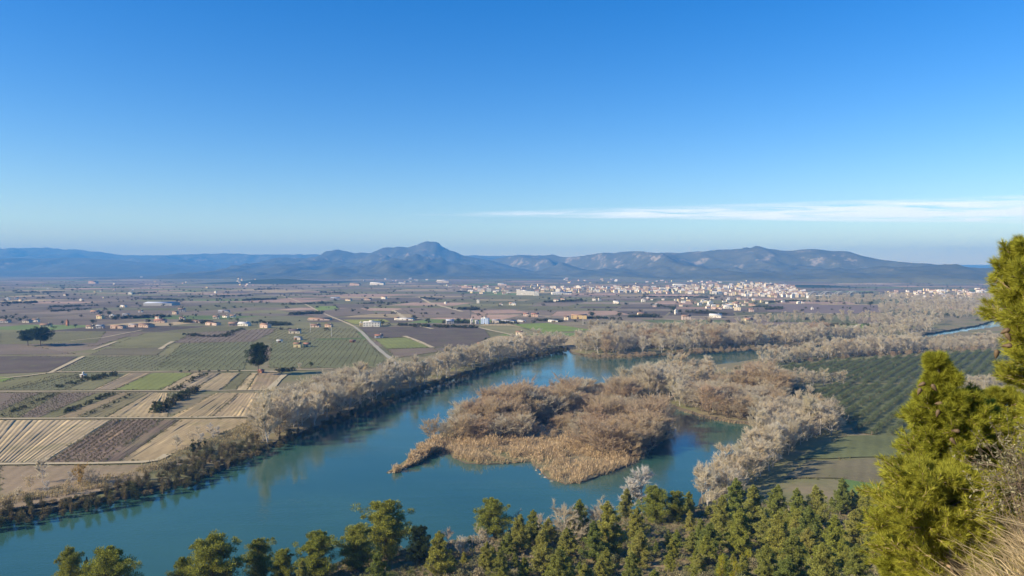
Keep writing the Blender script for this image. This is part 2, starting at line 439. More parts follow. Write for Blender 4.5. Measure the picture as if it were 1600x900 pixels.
def is_isl(x, y): return in_poly(x, y, ISL)
def gz(x, y):
    x, y = np.asarray(x, float), np.asarray(y, float)
    return np.maximum(np.where(is_isl(x, y), -1.9, 0.0), hz(x, y) if True else 0)

# ground sheet
EX, EY0, EY1 = 17000, -700, 17500
pts = list(WATER_F)
nW = len(pts)
edges = [(i, (i + 1) % nW) for i in range(nW)]
wa = np.array(WATER_F)
gx, gy = np.meshgrid(np.arange(-520, 1400, 24.0), np.arange(60, 1900, 24.0))
gxy = np.stack([gx.ravel(), gy.ravel()], 1) + RNG.uniform(-4, 4, (gx.size, 2))
gx, gy = np.meshgrid(np.arange(-EX, EX + 1, 1000.0), np.concatenate([[EY0, -300], np.arange(0, EY1 + 1, 700.0)]))
g2 = np.stack([gx.ravel(), gy.ravel()], 1)
g2 = g2[~((g2[:, 0] > -540) & (g2[:, 0] < 1420) & (g2[:, 1] > 40) & (g2[:, 1] < 1920))]
allp = np.concatenate([gxy, g2])
dmin = np.array([np.min((wa[:, 0] - p[0]) ** 2 + (wa[:, 1] - p[1]) ** 2) for p in allp]) ** 0.5
keep = (dmin > 7) & ~is_water(allp[:, 0], allp[:, 1])
pts += [tuple(p) for p in allp[keep]]
res = delaunay_2d_cdt([Vector(p) for p in pts], edges, [], 0, 1e-4)
V2 = np.array([(v.x, v.y) for v in res[0]])
T = np.array([f for f in res[2] if len(f) == 3])
cen_ = V2[T].mean(1)
T = T[~in_poly(cen_[:, 0], cen_[:, 1], WATER_F)]
onw = np.array([np.min((wa[:, 0] - p[0]) ** 2 + (wa[:, 1] - p[1]) ** 2) < 0.01 for p in V2])
zz = np.where(onw, -0.9, 0.0)
isl_v = is_isl(V2[:, 0], V2[:, 1]) | (onw & np.array([min(math.dist(p, q) for q in ISL) < 12 for p in V2]))
zz = np.where(isl_v, -2.05, zz)
GV = np.column_stack([V2, zz]); GF = [T]
base = len(GV)
wz_top = np.array([-2.05 if min(math.dist(p, q) for q in ISL) < 12 else -0.9 for p in WATER_F])
area = sum(WATER_F[i][0] * WATER_F[(i + 1) % nW][1] - WATER_F[(i + 1) % nW][0] * WATER_F[i][1] for i in range(nW))
tang = np.roll(wa, -1, 0) - np.roll(wa, 1, 0)
nrm = unit(np.column_stack([-tang[:, 1], tang[:, 0]]) * (1 if area > 0 else -1))
low = np.column_stack([wa + nrm * 1.6, np.full(nW, -3.6)])
top = np.column_stack([wa, wz_top])
ids = np.arange(nW); nx_ = (ids + 1) % nW
GV = np.concatenate([GV, top, low])
q = np.column_stack([base + ids, base + nx_, base + nW + nx_, base + nW + ids])
GF.append(q)
M['mud'] = plain('mud', (0.085, 0.07, 0.05), 0.9, 0.2, 0.3, 1.0)
tag(obj('ground', mesh_np('ground', GV, GF, [M['ground'], M['mud']], np.concatenate([np.zeros(len(T)), np.ones(len(q))]))), kind='structure')
# water sheet lies a little below the banks
wxy = np.array([(-900, -500), (1300, -500), (1300, 1900), (-900, 1900)])
tag(obj('river_water', mesh_np('river_water', np.column_stack([wxy, np.full(4, WZ)]), np.array([[0, 1, 2, 3]]), [M['water']])), kind='structure')
# river bed below it
tag(obj('river_bed', mesh_np('river_bed', np.column_stack([wxy * 1.05, np.full(4, -3.4)]), np.array([[0, 1, 2, 3]]), [M['hill']])), kind='structure')

# hillside under the viewpoint
hx = np.concatenate([np.arange(-420, -10, 5.0), np.arange(-10, 16, 0.6), np.arange(16, 180, 2.5), np.arange(180, 420, 8.0)])
hy = np.concatenate([np.arange(-300, -10, 10.0), np.arange(-10, 14, 0.6), np.arange(14, 90, 3.0), np.arange(90, 292, 2.2)])
HX, HY = np.meshgrid(hx, hy)
HZ = hz(HX, HY)
nx2, ny2 = len(hx), len(hy)
i0 = (np.arange(ny2 - 1)[:, None] * nx2 + np.arange(nx2 - 1)[None]).ravel()
tag(obj('hillside', mesh_np('hillside', np.column_stack([HX.ravel(), HY.ravel(), HZ.ravel()]), np.column_stack([i0, i0 + 1, i0 + 1 + nx2, i0 + nx2]), [M['hill']], smooth=True)), kind='structure')

# ------------------------------------------------------------------ mountains
def mountain(name, prof, front, back, mat, gul=0.42, steps=46, dx=70.0, floor=0.0, seed=0.0, cliff=0.0):
    """prof: (u, v, D) points of the skyline; the ridge stands at distance D, slopes run down to the plain in front and behind"""
    us = [p[0] for p in prof]
    rx = np.array([AT(*p)[0] for p in prof]); rz = np.array([AT(*p)[2] for p in prof]); rd = np.array([p[2] for p in prof])
    xs = np.arange(rx[0], rx[-1] + dx, dx)
    h = np.interp(xs, rx, rz); d = np.interp(xs, rx, rd)
    h = h + (fbm(xs / 160 + seed, xs * 0 + 3.3, 5, .6) - 0.5) * 0.13 * np.maximum(h, 0) + (ridged(xs / 75 + seed, xs * 0 + 1.7, 3) - .6) * 0.07 * np.maximum(h, 0)
    ends = np.clip(np.minimum(xs - xs[0], xs[-1] - xs) / 900, 0, 1) ** 0.7
    h = h * ends
    ss = np.concatenate([-np.linspace(1, 0, steps) ** 1.0, np.linspace(0, 1, steps // 3)[1:]])
    Xg, Sg = np.meshgrid(xs, ss)
    Hg = np.broadcast_to(h, Xg.shape); Dg = np.broadcast_to(d, Xg.shape)
    Yg = Dg + np.where(Sg < 0, Sg * front, Sg * back)
    a = np.abs(Sg)
    prof_s = np.where(Sg < 0, (1 - a) ** 1.35, (1 - a) ** 1.2)
    if cliff: prof_s = np.where(Sg < 0, np.where(a < cliff, 1 - 0.10 * a / cliff, (0.72) * ((1 - a) / (1 - cliff)) ** 1.4 * (1 - np.clip((a - cliff) / 0.05, 0, 1)) * 0 + 0.72 * ((1 - a) / (1 - cliff)) ** 1.4), prof_s)
    g = ridged(Xg / 900 + seed + (1 - a) * 0.7 + .5 * fbm(Xg / 700, Yg / 700, 2), Yg / 2200 + seed, 6)
    g2_ = ridged(Xg / 300 + seed, Yg / 420 + seed * 2, 5)
    mid = np.clip(a * 5.0, 0, 1) * (1 - a) ** 0.30
    Z = Hg * (prof_s * (1 - gul * mid * (1 - g) * 1.6) + mid * 0.62 * (g - 0.55) + 0.34 * mid * (g2_ - 0.6) + 0.16 * mid * (ridged(Xg / 95 + seed, Yg / 150, 3) - 0.6)) + floor
    Z = np.where(a > 0.985, -25, Z)
    Z = np.where(a > 0.05, np.minimum(Z, Hg * 0.985), Z)
    nx, ny = len(xs), len(ss)
    i0 = (np.arange(ny - 1)[:, None] * nx + np.arange(nx - 1)[None]).ravel()
    return tag(obj(name, mesh_np(name, np.column_stack([Xg.ravel(), Yg.ravel(), Z.ravel()]), np.column_stack([i0, i0 + 1, i0 + 1 + nx, i0 + nx]), [mat])), kind='structure')
mountain('mountain_range', [(u, v, 13000) for u, v in [(-260, 396), (-120, 391), (0, 389), (60, 388), (120, 390), (150, 393), (185, 398), (220, 399), (300, 398), (350, 396), (400, 398), (470, 398), (560, 398), (700, 399), (800, 400), (950, 404)]], 3800, 3000, M['mountain'], seed=2.0, dx=60)
mountain('mountain_range', [(u, v, 9800) for u, v in [(-220, 408), (-60, 406), (40, 404), (120, 403), (200, 408), (250, 412), (310, 417), (380, 423), (430, 428)]], 2700, 1500, M['mountain'], seed=5.5, dx=50)
mountain('mountain_range', [(u, v, 8900) for u, v in [(330, 420), (380, 409), (415, 402), (435, 400), (455, 404), (480, 403), (500, 400), (508, 393), (525, 390), (540, 392), (555, 395), (580, 396), (592, 390), (602, 386), (622, 385), (640, 386.5), (650, 384), (657, 380.5), (663, 378), (668, 377), (680, 377), (685, 380), (690, 386), (704, 392), (722, 399), (742, 402), (770, 404), (800, 408), (860, 412)]], 3300, 1700, M['mountain'], seed=9.1, dx=34, steps=60, gul=0.5)
mountain('mountain_range', [(700, 404, 9500), (745, 400, 9500), (775, 398, 9400), (810, 398, 9200), (850, 400, 9000), (864, 398, 8900), (880, 402, 8700), (900, 401, 8400), (940, 396, 8000), (980, 393, 7800), (1000, 394, 7700), (1030, 396, 7500), (1055, 395, 7400), (1080, 392.5, 7300), (1100, 395, 7200), (1122, 389, 7100), (1150, 390, 7000), (1170, 390, 6900), (1182, 386, 6900), (1202, 390, 6800), (1225, 393, 6700), (1250, 391, 6600), (1275, 389, 6500), (1300, 393, 6400), (1330, 393, 6300), (1360, 398, 6200), (1400, 402, 6000), (1440, 403, 5900), (1480, 405, 5800), (1520, 411, 5700), (1545, 416, 5600), (1562, 424, 5500), (1580, 432, 5500)], 2750, 1700, M['mountain'], seed=14.3, dx=32, steps=64, gul=0.5)
mountain('mountain_range', [(u, v, 15500) for u, v in [(1350, 413), (1480, 414), (1545, 414), (1600, 410), (1700, 406), (1850, 404)]], 2500, 1500, M['mountain'], seed=21.0, dx=90)
mountain('wooded_hill', [(u, v, 4300) for u, v in [(335, 442), (372, 436), (395, 430), (430, 430), (460, 431), (500, 434), (540, 441)]], 420, 600, M['wooded'], seed=3.0, dx=14, steps=30, gul=0.3)
mountain('wooded_hill', [(u, v, 3350) for u, v in [(1225, 444), (1250, 440), (1285, 439), (1300, 441), (1320, 447)]], 260, 400, M['wooded'], seed=7.0, dx=12, steps=24, gul=0.3)

# ------------------------------------------------------------------ fields
BP, DK, GG, GN, BG, TN, LT, OL, PT = (.19, .15, .11), (.125, .10, .078), (.19, .18, .085), (.14, .19, .06), (.19, .25, .06), (.37, .29, .165), (.45, .355, .20), (.165, .155, .075), (.38, .26, .19)
def set_col(me, cols):
    """cols: (n_polygons, 4) -> colour attribute on the faces"""
    a = me.attributes.new('col', 'FLOAT_COLOR', 'FACE')
    a.data.foreach_set('color', np.asarray(cols, np.float32).ravel())
FIELD_N = [0]
FIELD_EDGES = []
def field(px, col, row=None, z=0.08, furrow=None):
    """one parcel. row: two picture points that a crop row runs through; furrow: (number, height) of real ridges between side 0-3 and side 1-2"""
    P = [np.array(G(*p)) for p in px]
    FIELD_EDGES.extend((P[i], P[(i + 1) % len(P)]) for i in range(len(P)))
    FIELD_N[0] += 1; z = z + FIELD_N[0] * 0.005
    if row:
        a, b_ = G(*row[0]), G(*row[1]); an = math.atan2(b_[1] - a[1], b_[0] - a[0]) % math.pi
    else: an = 1.1
    if furrow:
        n, hgt = furrow           # n beds of soil with a narrow trench between
        n = max(3, int(n * 1.0))
        A, B, C, D = P            # A-D and B-C run along the rows
        fr = np.concatenate([(k + np.array([0, .10, .66, .78]) + RNG.normal(0, .05, 4)) / n for k in range(n)] + [[1.0]])
        fr = np.clip(np.sort(fr), 0, 1); nv = len(fr)
        t = fr[:, None]
        lo, hi = A + (B - A) * t, D + (C - D) * t
        hh_ = np.where(np.isin(np.arange(nv) % 4, (1, 2)), hgt * .15, 0.0)
        m_ = 14
        Vs = []
        for k in range(m_ + 1):
            row_ = lo + (hi - lo) * (k / m_)
            Vs.append(np.column_stack([row_ + RNG.normal(0, 0.06, (nv, 2)), z + hh_ * RNG.uniform(0.7, 1.15, nv)]))
        Vv = np.concatenate(Vs)
        i0 = (np.arange(m_)[:, None] * nv + np.arange(nv - 1)[None]).ravel()
        Fa = np.column_stack([i0, i0 + 1, i0 + 1 + nv, i0 + nv])
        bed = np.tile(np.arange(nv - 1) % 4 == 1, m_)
        me = mesh_np('field', Vv, Fa, [M['field']])
    else:
        P = [np.array(p) for p in subdiv([tuple(p) for p in P], 7.0)]
        P = [p + 1.3 * np.array([float(fbm(np.array(p[0] / 6), np.array(p[1] / 6), 2)) - .5, float(fbm(np.array(p[0] / 6 + 50), np.array(p[1] / 6), 2)) - .5]) * 2 for p in P]
        Vv = np.column_stack([np.array(P), np.full(len(P), z)])
        me = bpy.data.meshes.new('field'); me.from_pydata(Vv.tolist(), [], [list(range(len(P)))]); me.materials.append(M['field'])
    # a face must look up
    n0 = me.polygons[0].normal.z
    if n0 < 0: me.flip_normals()
    cols = np.tile([*col, an / math.pi], (len(me.polygons), 1))
    if furrow: cols[~bed, :3] *= .90      # bare soil between the stubble beds, trench shade put into its colour
    set_col(me, cols)
    return tag(obj('field', me), kind='structure')
r1 = ((70, 724), (175, 655))
field([(0, 729), (250, 726), (215, 752), (100, 783), (0, 800)], (.30, .23, .145), r1)
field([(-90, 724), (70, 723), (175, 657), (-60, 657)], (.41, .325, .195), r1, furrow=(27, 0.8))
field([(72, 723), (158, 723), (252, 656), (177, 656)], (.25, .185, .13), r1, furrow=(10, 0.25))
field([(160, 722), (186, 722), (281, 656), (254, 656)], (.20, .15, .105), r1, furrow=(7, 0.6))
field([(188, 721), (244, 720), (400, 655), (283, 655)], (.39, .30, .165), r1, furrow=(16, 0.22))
r2 = ((30, 653), (150, 615))
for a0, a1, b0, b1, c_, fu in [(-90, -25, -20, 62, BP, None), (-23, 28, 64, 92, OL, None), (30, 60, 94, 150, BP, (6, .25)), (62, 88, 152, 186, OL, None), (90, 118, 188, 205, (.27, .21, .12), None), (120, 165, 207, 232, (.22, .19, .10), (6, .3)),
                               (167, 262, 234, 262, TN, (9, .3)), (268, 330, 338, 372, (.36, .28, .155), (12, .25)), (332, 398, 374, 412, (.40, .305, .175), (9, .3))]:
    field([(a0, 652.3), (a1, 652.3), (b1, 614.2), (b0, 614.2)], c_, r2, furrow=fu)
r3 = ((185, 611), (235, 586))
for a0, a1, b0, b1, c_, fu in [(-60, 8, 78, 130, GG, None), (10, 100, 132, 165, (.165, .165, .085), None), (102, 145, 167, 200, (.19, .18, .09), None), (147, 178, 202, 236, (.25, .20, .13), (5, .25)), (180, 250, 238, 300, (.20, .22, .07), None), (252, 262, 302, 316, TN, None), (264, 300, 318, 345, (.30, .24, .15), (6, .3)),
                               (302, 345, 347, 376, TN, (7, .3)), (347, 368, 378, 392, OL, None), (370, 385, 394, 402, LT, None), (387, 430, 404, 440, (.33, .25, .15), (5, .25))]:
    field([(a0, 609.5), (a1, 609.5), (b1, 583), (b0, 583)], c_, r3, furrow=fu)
field([(-90, 557), (122, 557), (75, 581), (-90, 588)], DK)
field([(-40, 593), (2, 597), (24, 590), (-20, 588)], BG)
field([(-90, 541), (50, 541), (118, 553), (-90, 555)], (.20, .16, .12))
field([(60, 541), (150, 541), (205, 524), (160, 524)], BP)
field([(0, 520), (165, 518), (150, 536), (0, 538)], OL)
field([(140, 555), (245, 555), (262, 543), (165, 545)], (.16, .14, .085))
field([(95, 580), (240, 580), (285, 556), (135, 558)], (.165, .165, .085), ((240, 580), (285, 556)))
field([(242, 580), (380, 578), (395, 535), (285, 537), (262, 558)], (.16, .165, .08), ((242, 580), (285, 556)))
field([(170, 541), (262, 541), (300, 520), (230, 520)], GG)
field([(266, 536), (395, 534), (440, 513), (315, 519)], BP, ((242, 580), (285, 556)))
field([(420, 575), (590, 575), (600, 562), (570, 530), (425, 533)], (.165, .17, .08), ((420, 575), (470, 540)))
field([(420, 531), (566, 528), (552, 513), (430, 514)], GG, ((420, 575), (470, 540)))
field([(560, 511), (755, 511), (765, 527), (735, 541), (678, 543), (632, 527), (580, 529)], DK, ((560, 511), (620, 540)))
field([(585, 530), (634, 527.5), (674, 543), (605, 545)], (.20, .22, .07), ((585, 530), (605, 545)))
field([(606, 546), (676, 544), (690, 549), (618, 560)], BP)
field([(678, 544), (735, 542), (800, 536), (800, 548), (690, 552)], (.19, .16, .12))
field([(738, 509), (800, 509), (850, 523), (800, 523)], (.24, .22, .11))
field([(800, 507), (895, 503), (925, 516), (850, 520)], BG)
field([(855, 505), (960, 499), (1030, 505), (960, 515), (925, 516)], (.24, .20, .12))
field([(1000, 500), (1130, 500), (1140, 508), (1050, 510)], (.13, .155, .06))
field([(1130, 499), (1290, 497), (1290, 508), (1150, 509)], (.22, .17, .13))
field([(1200, 476), (1372, 477), (1380, 488), (1320, 491), (1200, 487)], (.20, .155, .135))
field([(1200, 491), (1330, 495), (1340, 505), (1200, 503)], (.16, .165, .08))
field([(1310, 506), (1420, 507), (1440, 513), (1300, 514)], BG)
field([(870, 487), (960, 486), (985, 492), (860, 494)], PT)
field([(735, 486), (800, 484), (830, 489), (745, 491)], PT)
field([(440, 486), (560, 481), (590, 490), (500, 497)], BP)
field([(490, 479), (525, 478), (530, 483), (495, 486)], BG)
field([(625, 481), (735, 482), (735, 497), (650, 496)], (.22, .17, .125))
field([(535, 500), (600, 499), (610, 503), (555, 507)], (.27, .27, .07))
field([(1236, 612), (1325, 601), (1440, 601), (1620, 617), (1620, 700), (1430, 688), (1335, 676), (1322, 655), (1250, 630)], (.125, .135, .06))
field([(1165, 577), (1300, 566), (1440, 556), (1545, 549), (1660, 545), (1660, 608), (1440, 600), (1325, 597), (1240, 597)], (.11, .12, .06))
field([(1318, 747), (1335, 747), (1390, 763), (1440, 772), (1440, 785), (1318, 772)], (.12, .20, .06))
field([(1225, 748), (1310, 748), (1440, 770), (1440, 715), (1260, 722)], (.175, .155, .09))
field([(1240, 719), (1440, 712), (1500, 680), (1320, 682)], (.14, .155, .068))

# patchwork of parcels beyond, out to the foot of the mountains
e1, e2 = np.array([1.0, -0.10]), np.array([0.28, 1.0])
parc = []
def split(a0, a1, b0, b1, lim):
    w, h = a1 - a0, b1 - b0
    yb = (b0 + b1) / 2; s = lim * (1 + yb / 3500)
    if (w < s * 1.1 and h < s * 0.9) or (random.random() < 0.10 and w < s * 1.8 and h < s * 1.5):
        parc.append((a0, a1, b0, b1)); return
    if w > h * 1.25:
        m_ = a0 + w * random.uniform(0.32, 0.68); split(a0, m_, b0, b1, lim); split(m_, a1, b0, b1, lim)
    else:
        m_ = b0 + h * random.uniform(0.32, 0.68); split(a0, a1, b0, m_, lim); split(a0, a1, m_, b1, lim)
split(-6500, 6500, 640, 9000, 120)
pal = [BP, BP, (.20, .16, .115), (.165, .135, .10), GG, OL, GG, (.17, .165, .075), (.22, .175, .12), (.15, .145, .075), GN, TN, DK, (.24, .19, .14), PT, OL]
pv, pf, pc = [], [], []
PARCEL_EDGES = []
for a0, a1, b0, b1 in parc:
    g_ = 2.2
    c4 = [e1 * a + e2 * b for a, b in ((a0 + g_, b0 + g_), (a1 - g_, b0 + g_), (a1 - g_, b1 - g_), (a0 + g_, b1 - g_))]
    mc = sum(c4) / 4
    if abs(mc[0]) > 0.76 * mc[1] + 150: continue
    tt = np.array([[u_, v_] for u_ in (0, .25, .5, .75, 1) for v_ in (0, .25, .5, .75, 1)])
    smp = np.array([(c4[0] * (1 - u_) + c4[1] * u_) * (1 - v_) + (c4[3] * (1 - u_) + c4[2] * u_) * v_ for u_, v_ in tt])
    if is_water(smp[:, 0], smp[:, 1]).any(): continue
    if mc[1] < 1050 and mc[0] > 60: continue
    o = len(pv); pv += [(p[0], p[1], 0.03) for p in c4]; pf.append((o, o + 1, o + 2, o + 3))
    k = random.choice(pal); f_ = random.uniform(0.8, 1.2)
    pc.append((*[q_ * f_ for q_ in k], random.choice([0.41, 0.41, 0.97, 0.5])))
    PARCEL_EDGES += [(c4[0], c4[1]), (c4[1], c4[2])]
me = mesh_np('farmland', np.array(pv), np.array(pf), [M['field']]); set_col(me, pc)
tag(obj('farmland', me), kind='structure')

def track(px, w, mat='track', z=0.45):
    P = np.array([G(*p) for p in px]); n = len(P)
    P2 = []
    for i in range(n - 1):
        k = max(1, int(np.linalg.norm(P[i + 1] - P[i]) / 15))
        for j in range(k): P2.append(P[i] + (P[i + 1] - P[i]) * j / k)
    P2.append(P[-1]); P2 = np.array(P2)
    t = unit(np.gradient(P2, axis=0)); nn = np.column_stack([-t[:, 1], t[:, 0]])
    ww = w / 2 * RNG.uniform(0.8, 1.2, (len(P2), 1))
    L, R_ = P2 + nn * ww, P2 - nn * ww * RNG.uniform(0.85, 1.15, (len(P2), 1))
    Vv = np.column_stack([np.concatenate([L, R_]), np.full(2 * len(P2), z)])
    i = np.arange(len(P2) - 1); m_ = len(P2)
    return tag(obj('road' if mat == 'road' else 'dirt_track', mesh_np('dirt_track', Vv, np.column_stack([m_ + i, m_ + i + 1, i + 1, i]), [M[mat]])), kind='structure')
track([(-90, 613), (0, 612.5), (250, 611.5), (440, 610)], 2.8)
track([(-90, 655), (0, 655), (200, 654), (330, 653), (398, 651)], 2.8)
track([(-90, 726), (0, 726), (150, 725), (225, 723), (246, 720), (262, 711)], 3.2)
track([(-60, 598), (0, 592), (40, 588), (76, 583.5), (90, 581.5), (250, 581), (440, 579.5), (520, 577)], 3.2, z=0.46)
track([(78, 583), (100, 572), (131, 557)], 3.4)
track([(630, 577), (612, 562), (600, 553), (590, 544), (580, 535), (566, 520), (553, 510)], 4.2, 'road')
track([(553, 510), (535, 502), (515, 494), (497, 486), (478, 476), (455, 467), (437, 461)], 4.0)
track([(553, 509.5), (600, 508), (640, 508)], 4)
track([(613, 485), (622, 490), (632, 497), (665, 499)], 7)
track([(650, 507), (661, 511), (676, 514)], 6)
track([(632, 525.5), (650, 532), (676, 543.5)], 5)
track([(736, 509), (765, 516), (800, 523.5), (830, 526)], 5)
track([(745, 491.5), (800, 491.5), (860, 495)], 9)
track([(655, 464), (672, 474), (700, 481), (722, 487)], 8)
track([(1050, 494), (1130, 496), (1200, 491), (1290, 490), (1345, 495)], 7)
track([(960, 496), (1040, 499), (1080, 503), (1150, 506)], 5)
track([(250, 546), (260, 539), (270, 534)], 4)
track([(145, 547), (165, 540), (182, 534)], 3)
track([(395, 585), (415, 582), (440, 581)], 5)
track([(420, 610), (436, 594), (444, 586)], 4)
track([(110, 533), (160, 528), (222, 516)], 3)
track([(205, 479), (260, 478.5), (285, 478)], 10)

# ------------------------------------------------------------------ plants: generators
ORD = ['', 'second', 'third', 'fourth', 'fifth', 'sixth', 'seventh', 'eighth', 'ninth', 'tenth', 'eleventh', 'twelfth', 'thirteenth', 'fourteenth', 'fifteenth', 'sixteenth', 'seventeenth', 'eighteenth', 'nineteenth', 'twentieth']
def bare_tree(seed, H, spread, ntw, stems=1, low=0.18, upright=0.55, tw=0.06):
    """-> (trunk V,F), (crown V,F): limbs fork into boughs, boughs into thousands of thin twigs"""
    rng = np.random.default_rng(seed)
    TP0, TP1, TR0, TR1 = [], [], [], []
    BP0, BP1 = [], []
    for s in range(stems):
        a = rng.uniform(0, 6.28); lean = (0.0 if stems == 1 else rng.uniform(0.15, 0.6)) * spread
        foot = np.array([math.cos(a), math.sin(a), 0]) * (0 if stems == 1 else rng.uniform(0.1, 0.5)) + [0, 0, -0.4]
        topp = np.array([math.cos(a) * lean + rng.normal(0, .3), math.sin(a) * lean + rng.normal(0, .3), H * rng.uniform(0.72, 0.86)])
        bend = np.array([rng.normal(0, .35), rng.normal(0, .35), 0])
        n = 6; tt = np.linspace(0, 1, n + 1)[:, None]
        path = foot + (topp - foot) * tt + bend * np.sin(tt * 3.14)
        rr = H * 0.016 * (1 - tt[:, 0] * 0.85) / (1 if stems == 1 else 1.6)
        TP0 += list(path[:-1]); TP1 += list(path[1:]); TR0 += list(rr[:-1]); TR1 += list(rr[1:])
        nl = max(5, int(15 / stems ** 0.5))
        for k in range(nl):
            t = rng.uniform(low, 0.95); i = min(n - 1, int(t * n)); p = path[i] + (path[i + 1] - path[i]) * (t * n - i)
            b = rng.uniform(0, 6.28)
            reach = spread * (1.0 - 0.55 * max(0, (t - 0.35)) / 0.65) * rng.uniform(0.55, 1.05)
            rise = reach * rng.uniform(0.5, 1.3) * upright * 1.6
            e = p + np.array([math.cos(b) * reach, math.sin(b) * reach, min(rise, H * 1.0 - p[2])])
            mid = (p + e) / 2 + np.array([0, 0, -0.06 * reach])
            r0 = H * 0.0065 * (1.1 - t * 0.5)
            TP0 += [p, mid]; TP1 += [mid, e]; TR0 += [r0, r0 * 0.6]; TR1 += [r0 * 0.6, r0 * 0.2]
            for q_ in range(11):
                u = rng.uniform(0.2, 1.0); o = p + (mid - p) * u * 2 if u < .5 else mid + (e - mid) * (u - .5) * 2
                dd = unit(np.array([math.cos(b) + rng.normal(0, .7), math.sin(b) + rng.normal(0, .7), upright * 1.6 + rng.normal(0, .45)]))
                BP0.append(o); BP1.append(o + dd * spread * rng.uniform(0.18, 0.52))
        for q_ in range(8):
            o = path[-2] + (path[-1] - path[-2]) * rng.uniform(0, 1)
            dd = unit(np.array([rng.normal(0, .5), rng.normal(0, .5), 1.0]))
            BP0.append(o); BP1.append(o + dd * H * rng.uniform(0.08, 0.2))
    TP0, TP1, BP0, BP1 = map(np.array, (TP0, TP1, BP0, BP1))
    trunk = tubes(TP0, TP1, TR0, TR1, 5)
    nb = len(BP0)
    bi = rng.integers(0, nb, ntw); u = rng.uniform(0.1, 1.0, (ntw, 1))
    o = BP0[bi] + (BP1[bi] - BP0[bi]) * u
    bd = unit(BP1[bi] - BP0[bi])
    d = unit(bd + rng.normal(0, 0.46, (ntw, 3)) + np.array([0, 0, 0.55 * upright]))
    L = rng.uniform(0.4, 1.35, (ntw, 1)) * H / 13
    tws = spikes(o, o + d * L, rng.uniform(0.6, 1.3, ntw) * tw, rng)
    bv = tubes(BP0, BP1, np.full(nb, H * 0.0028), np.full(nb, H * 0.0008), 3)
    return trunk, join_np([tws, bv])
def puff(C, Rr, n, rng, L=(0.3, 0.5), w=0.09, up=0.35, shell=0.55):
    """n leaf sprays in each lobe (centre C, radius Rr)"""
    k = len(C); idx = np.repeat(np.arange(k), n)
    d = unit(rng.normal(size=(k * n, 3)))
    r = (shell + (1 - shell) * rng.random((k * n, 1))) * Rr[idx][:, None]
    P = C[idx] + d * r * np.array([1, 1, 0.85])
    dd = unit(d + np.array([0, 0, up]) + rng.normal(0, .45, d.shape))
    ln = rng.uniform(*L, (k * n, 1))
    return blades(P - dd * ln * 0.3, P + dd * ln * 0.7, rng.uniform(.7, 1.3, k * n) * w, rng)
def pine(seed, H, W, kind):
    rng = np.random.default_rng(seed)
    C, Rr, TP0, TP1, r0, r1 = [], [], [], [], [], []
    n = 7; tt = np.linspace(0, 1, n + 1)[:, None]
    bend = rng.normal(0, .35, 3) * [1, 1, 0]
    topx = np.array([rng.normal(0, .3), rng.normal(0, .3), H * 0.97])
    path = np.array([0, 0, -0.6]) + (topx - [0, 0, -0.6]) * tt + bend * np.sin(tt * 3.14)
    rr = H * 0.019 * (1 - tt[:, 0] * 0.92)
    TP0 += list(path[:-1]); TP1 += list(path[1:]); r0 += list(rr[:-1]); r1 += list(rr[1:])
    nb = 66 if kind == 'young' else 74
    for k in range(nb):
        t = 0.12 + 0.86 * (k + rng.random()) / nb if kind == 'young' else 0.36 + 0.62 * (k + rng.random()) / nb if kind == 'stone' else 0.10 + 0.88 * (k + rng.random()) / nb
        i = min(n - 1, int(t * n)); p = path[i] + (path[i + 1] - path[i]) * (t * n - i)
        a = k * 2.4 + rng.normal(0, .5)
        if kind == 'stone': env = float(np.interp(t, [.36, .45, .7, .9, 1.0], [.7, 1.0, .95, .6, .2]))
        elif kind == 'young': env = (1 - t) ** 0.75 * 1.05 + 0.06
        else: env = float(np.interp(t, [0.08, .2, .38, .55, .75, .9, 1.0], [.62, .9, 1.0, .92, .68, .40, .10]))
        reach = W / 2 * env * rng.uniform(0.42, 1.22)
        e = p + np.array([math.cos(a) * reach, math.sin(a) * reach, reach * rng.uniform(0.1, 0.75)])
        TP0.append(p); TP1.append(e); r0.append(H * .006 * (1.1 - t * .7)); r1.append(0.02)
        m_ = 3 if reach > W * 0.25 else 2
        for j in range(m_):
            f = 1.0 - j * 0.33 + rng.normal(0, .05)
            C.append(p + (e - p) * f + rng.normal(0, .18, 3)); Rr.append(rng.uniform(0.28, 0.74) * W / 6 * (1.25 - .8 * t if kind == 'young' else 1.4 - .6 * t))
    C += [path[-1], path[-1] + [0, 0, .45]]; Rr += [0.34, .16]
    trunk = tubes(TP0, TP1, r0, r1, 5)
    per = 150 if kind == 'young' else 170
    crown = puff(np.array(C), np.array(Rr), per, rng, (0.30, 0.66), 0.075 if kind == 'young' else 0.085, 0.55, 0.40)
    return trunk, crown
def bushy(seed, W, H, lobes, per, L, w, z0=0.15, trunk_h=None):
    rng = np.random.default_rng(seed)
    C, Rr = [], []
    for k in range(lobes):
        a, r = rng.uniform(0, 6.28), W / 2 * rng.uniform(0, .72)
        C.append([math.cos(a) * r, math.sin(a) * r, H * (z0 + (0.72 - z0) * rng.random() * (1 - (r / W) ** 2))]); Rr.append(min(W, H) * rng.uniform(.17, .30))
    C, Rr = np.array(C), np.array(Rr)
    cr = puff(C, Rr, per, rng, L, w, 0.4, 0.4)
    P0 = np.array([[rng.normal(0, .08 * W), rng.normal(0, .08 * W), -0.3] for _ in range(lobes)]) if trunk_h is None else np.tile([0, 0, trunk_h], (lobes, 1)) + rng.normal(0, .04, (lobes, 3))
    tr = [tubes(P0, C, np.full(lobes, .02 * H), np.full(lobes, .008 * H), 4)]
    if trunk_h is not None: tr.append(tubes([[0, 0, -.3]], [[0, 0, trunk_h]], [.045 * H], [.035 * H], 6))
    return join_np(tr), cr
SRC = {}
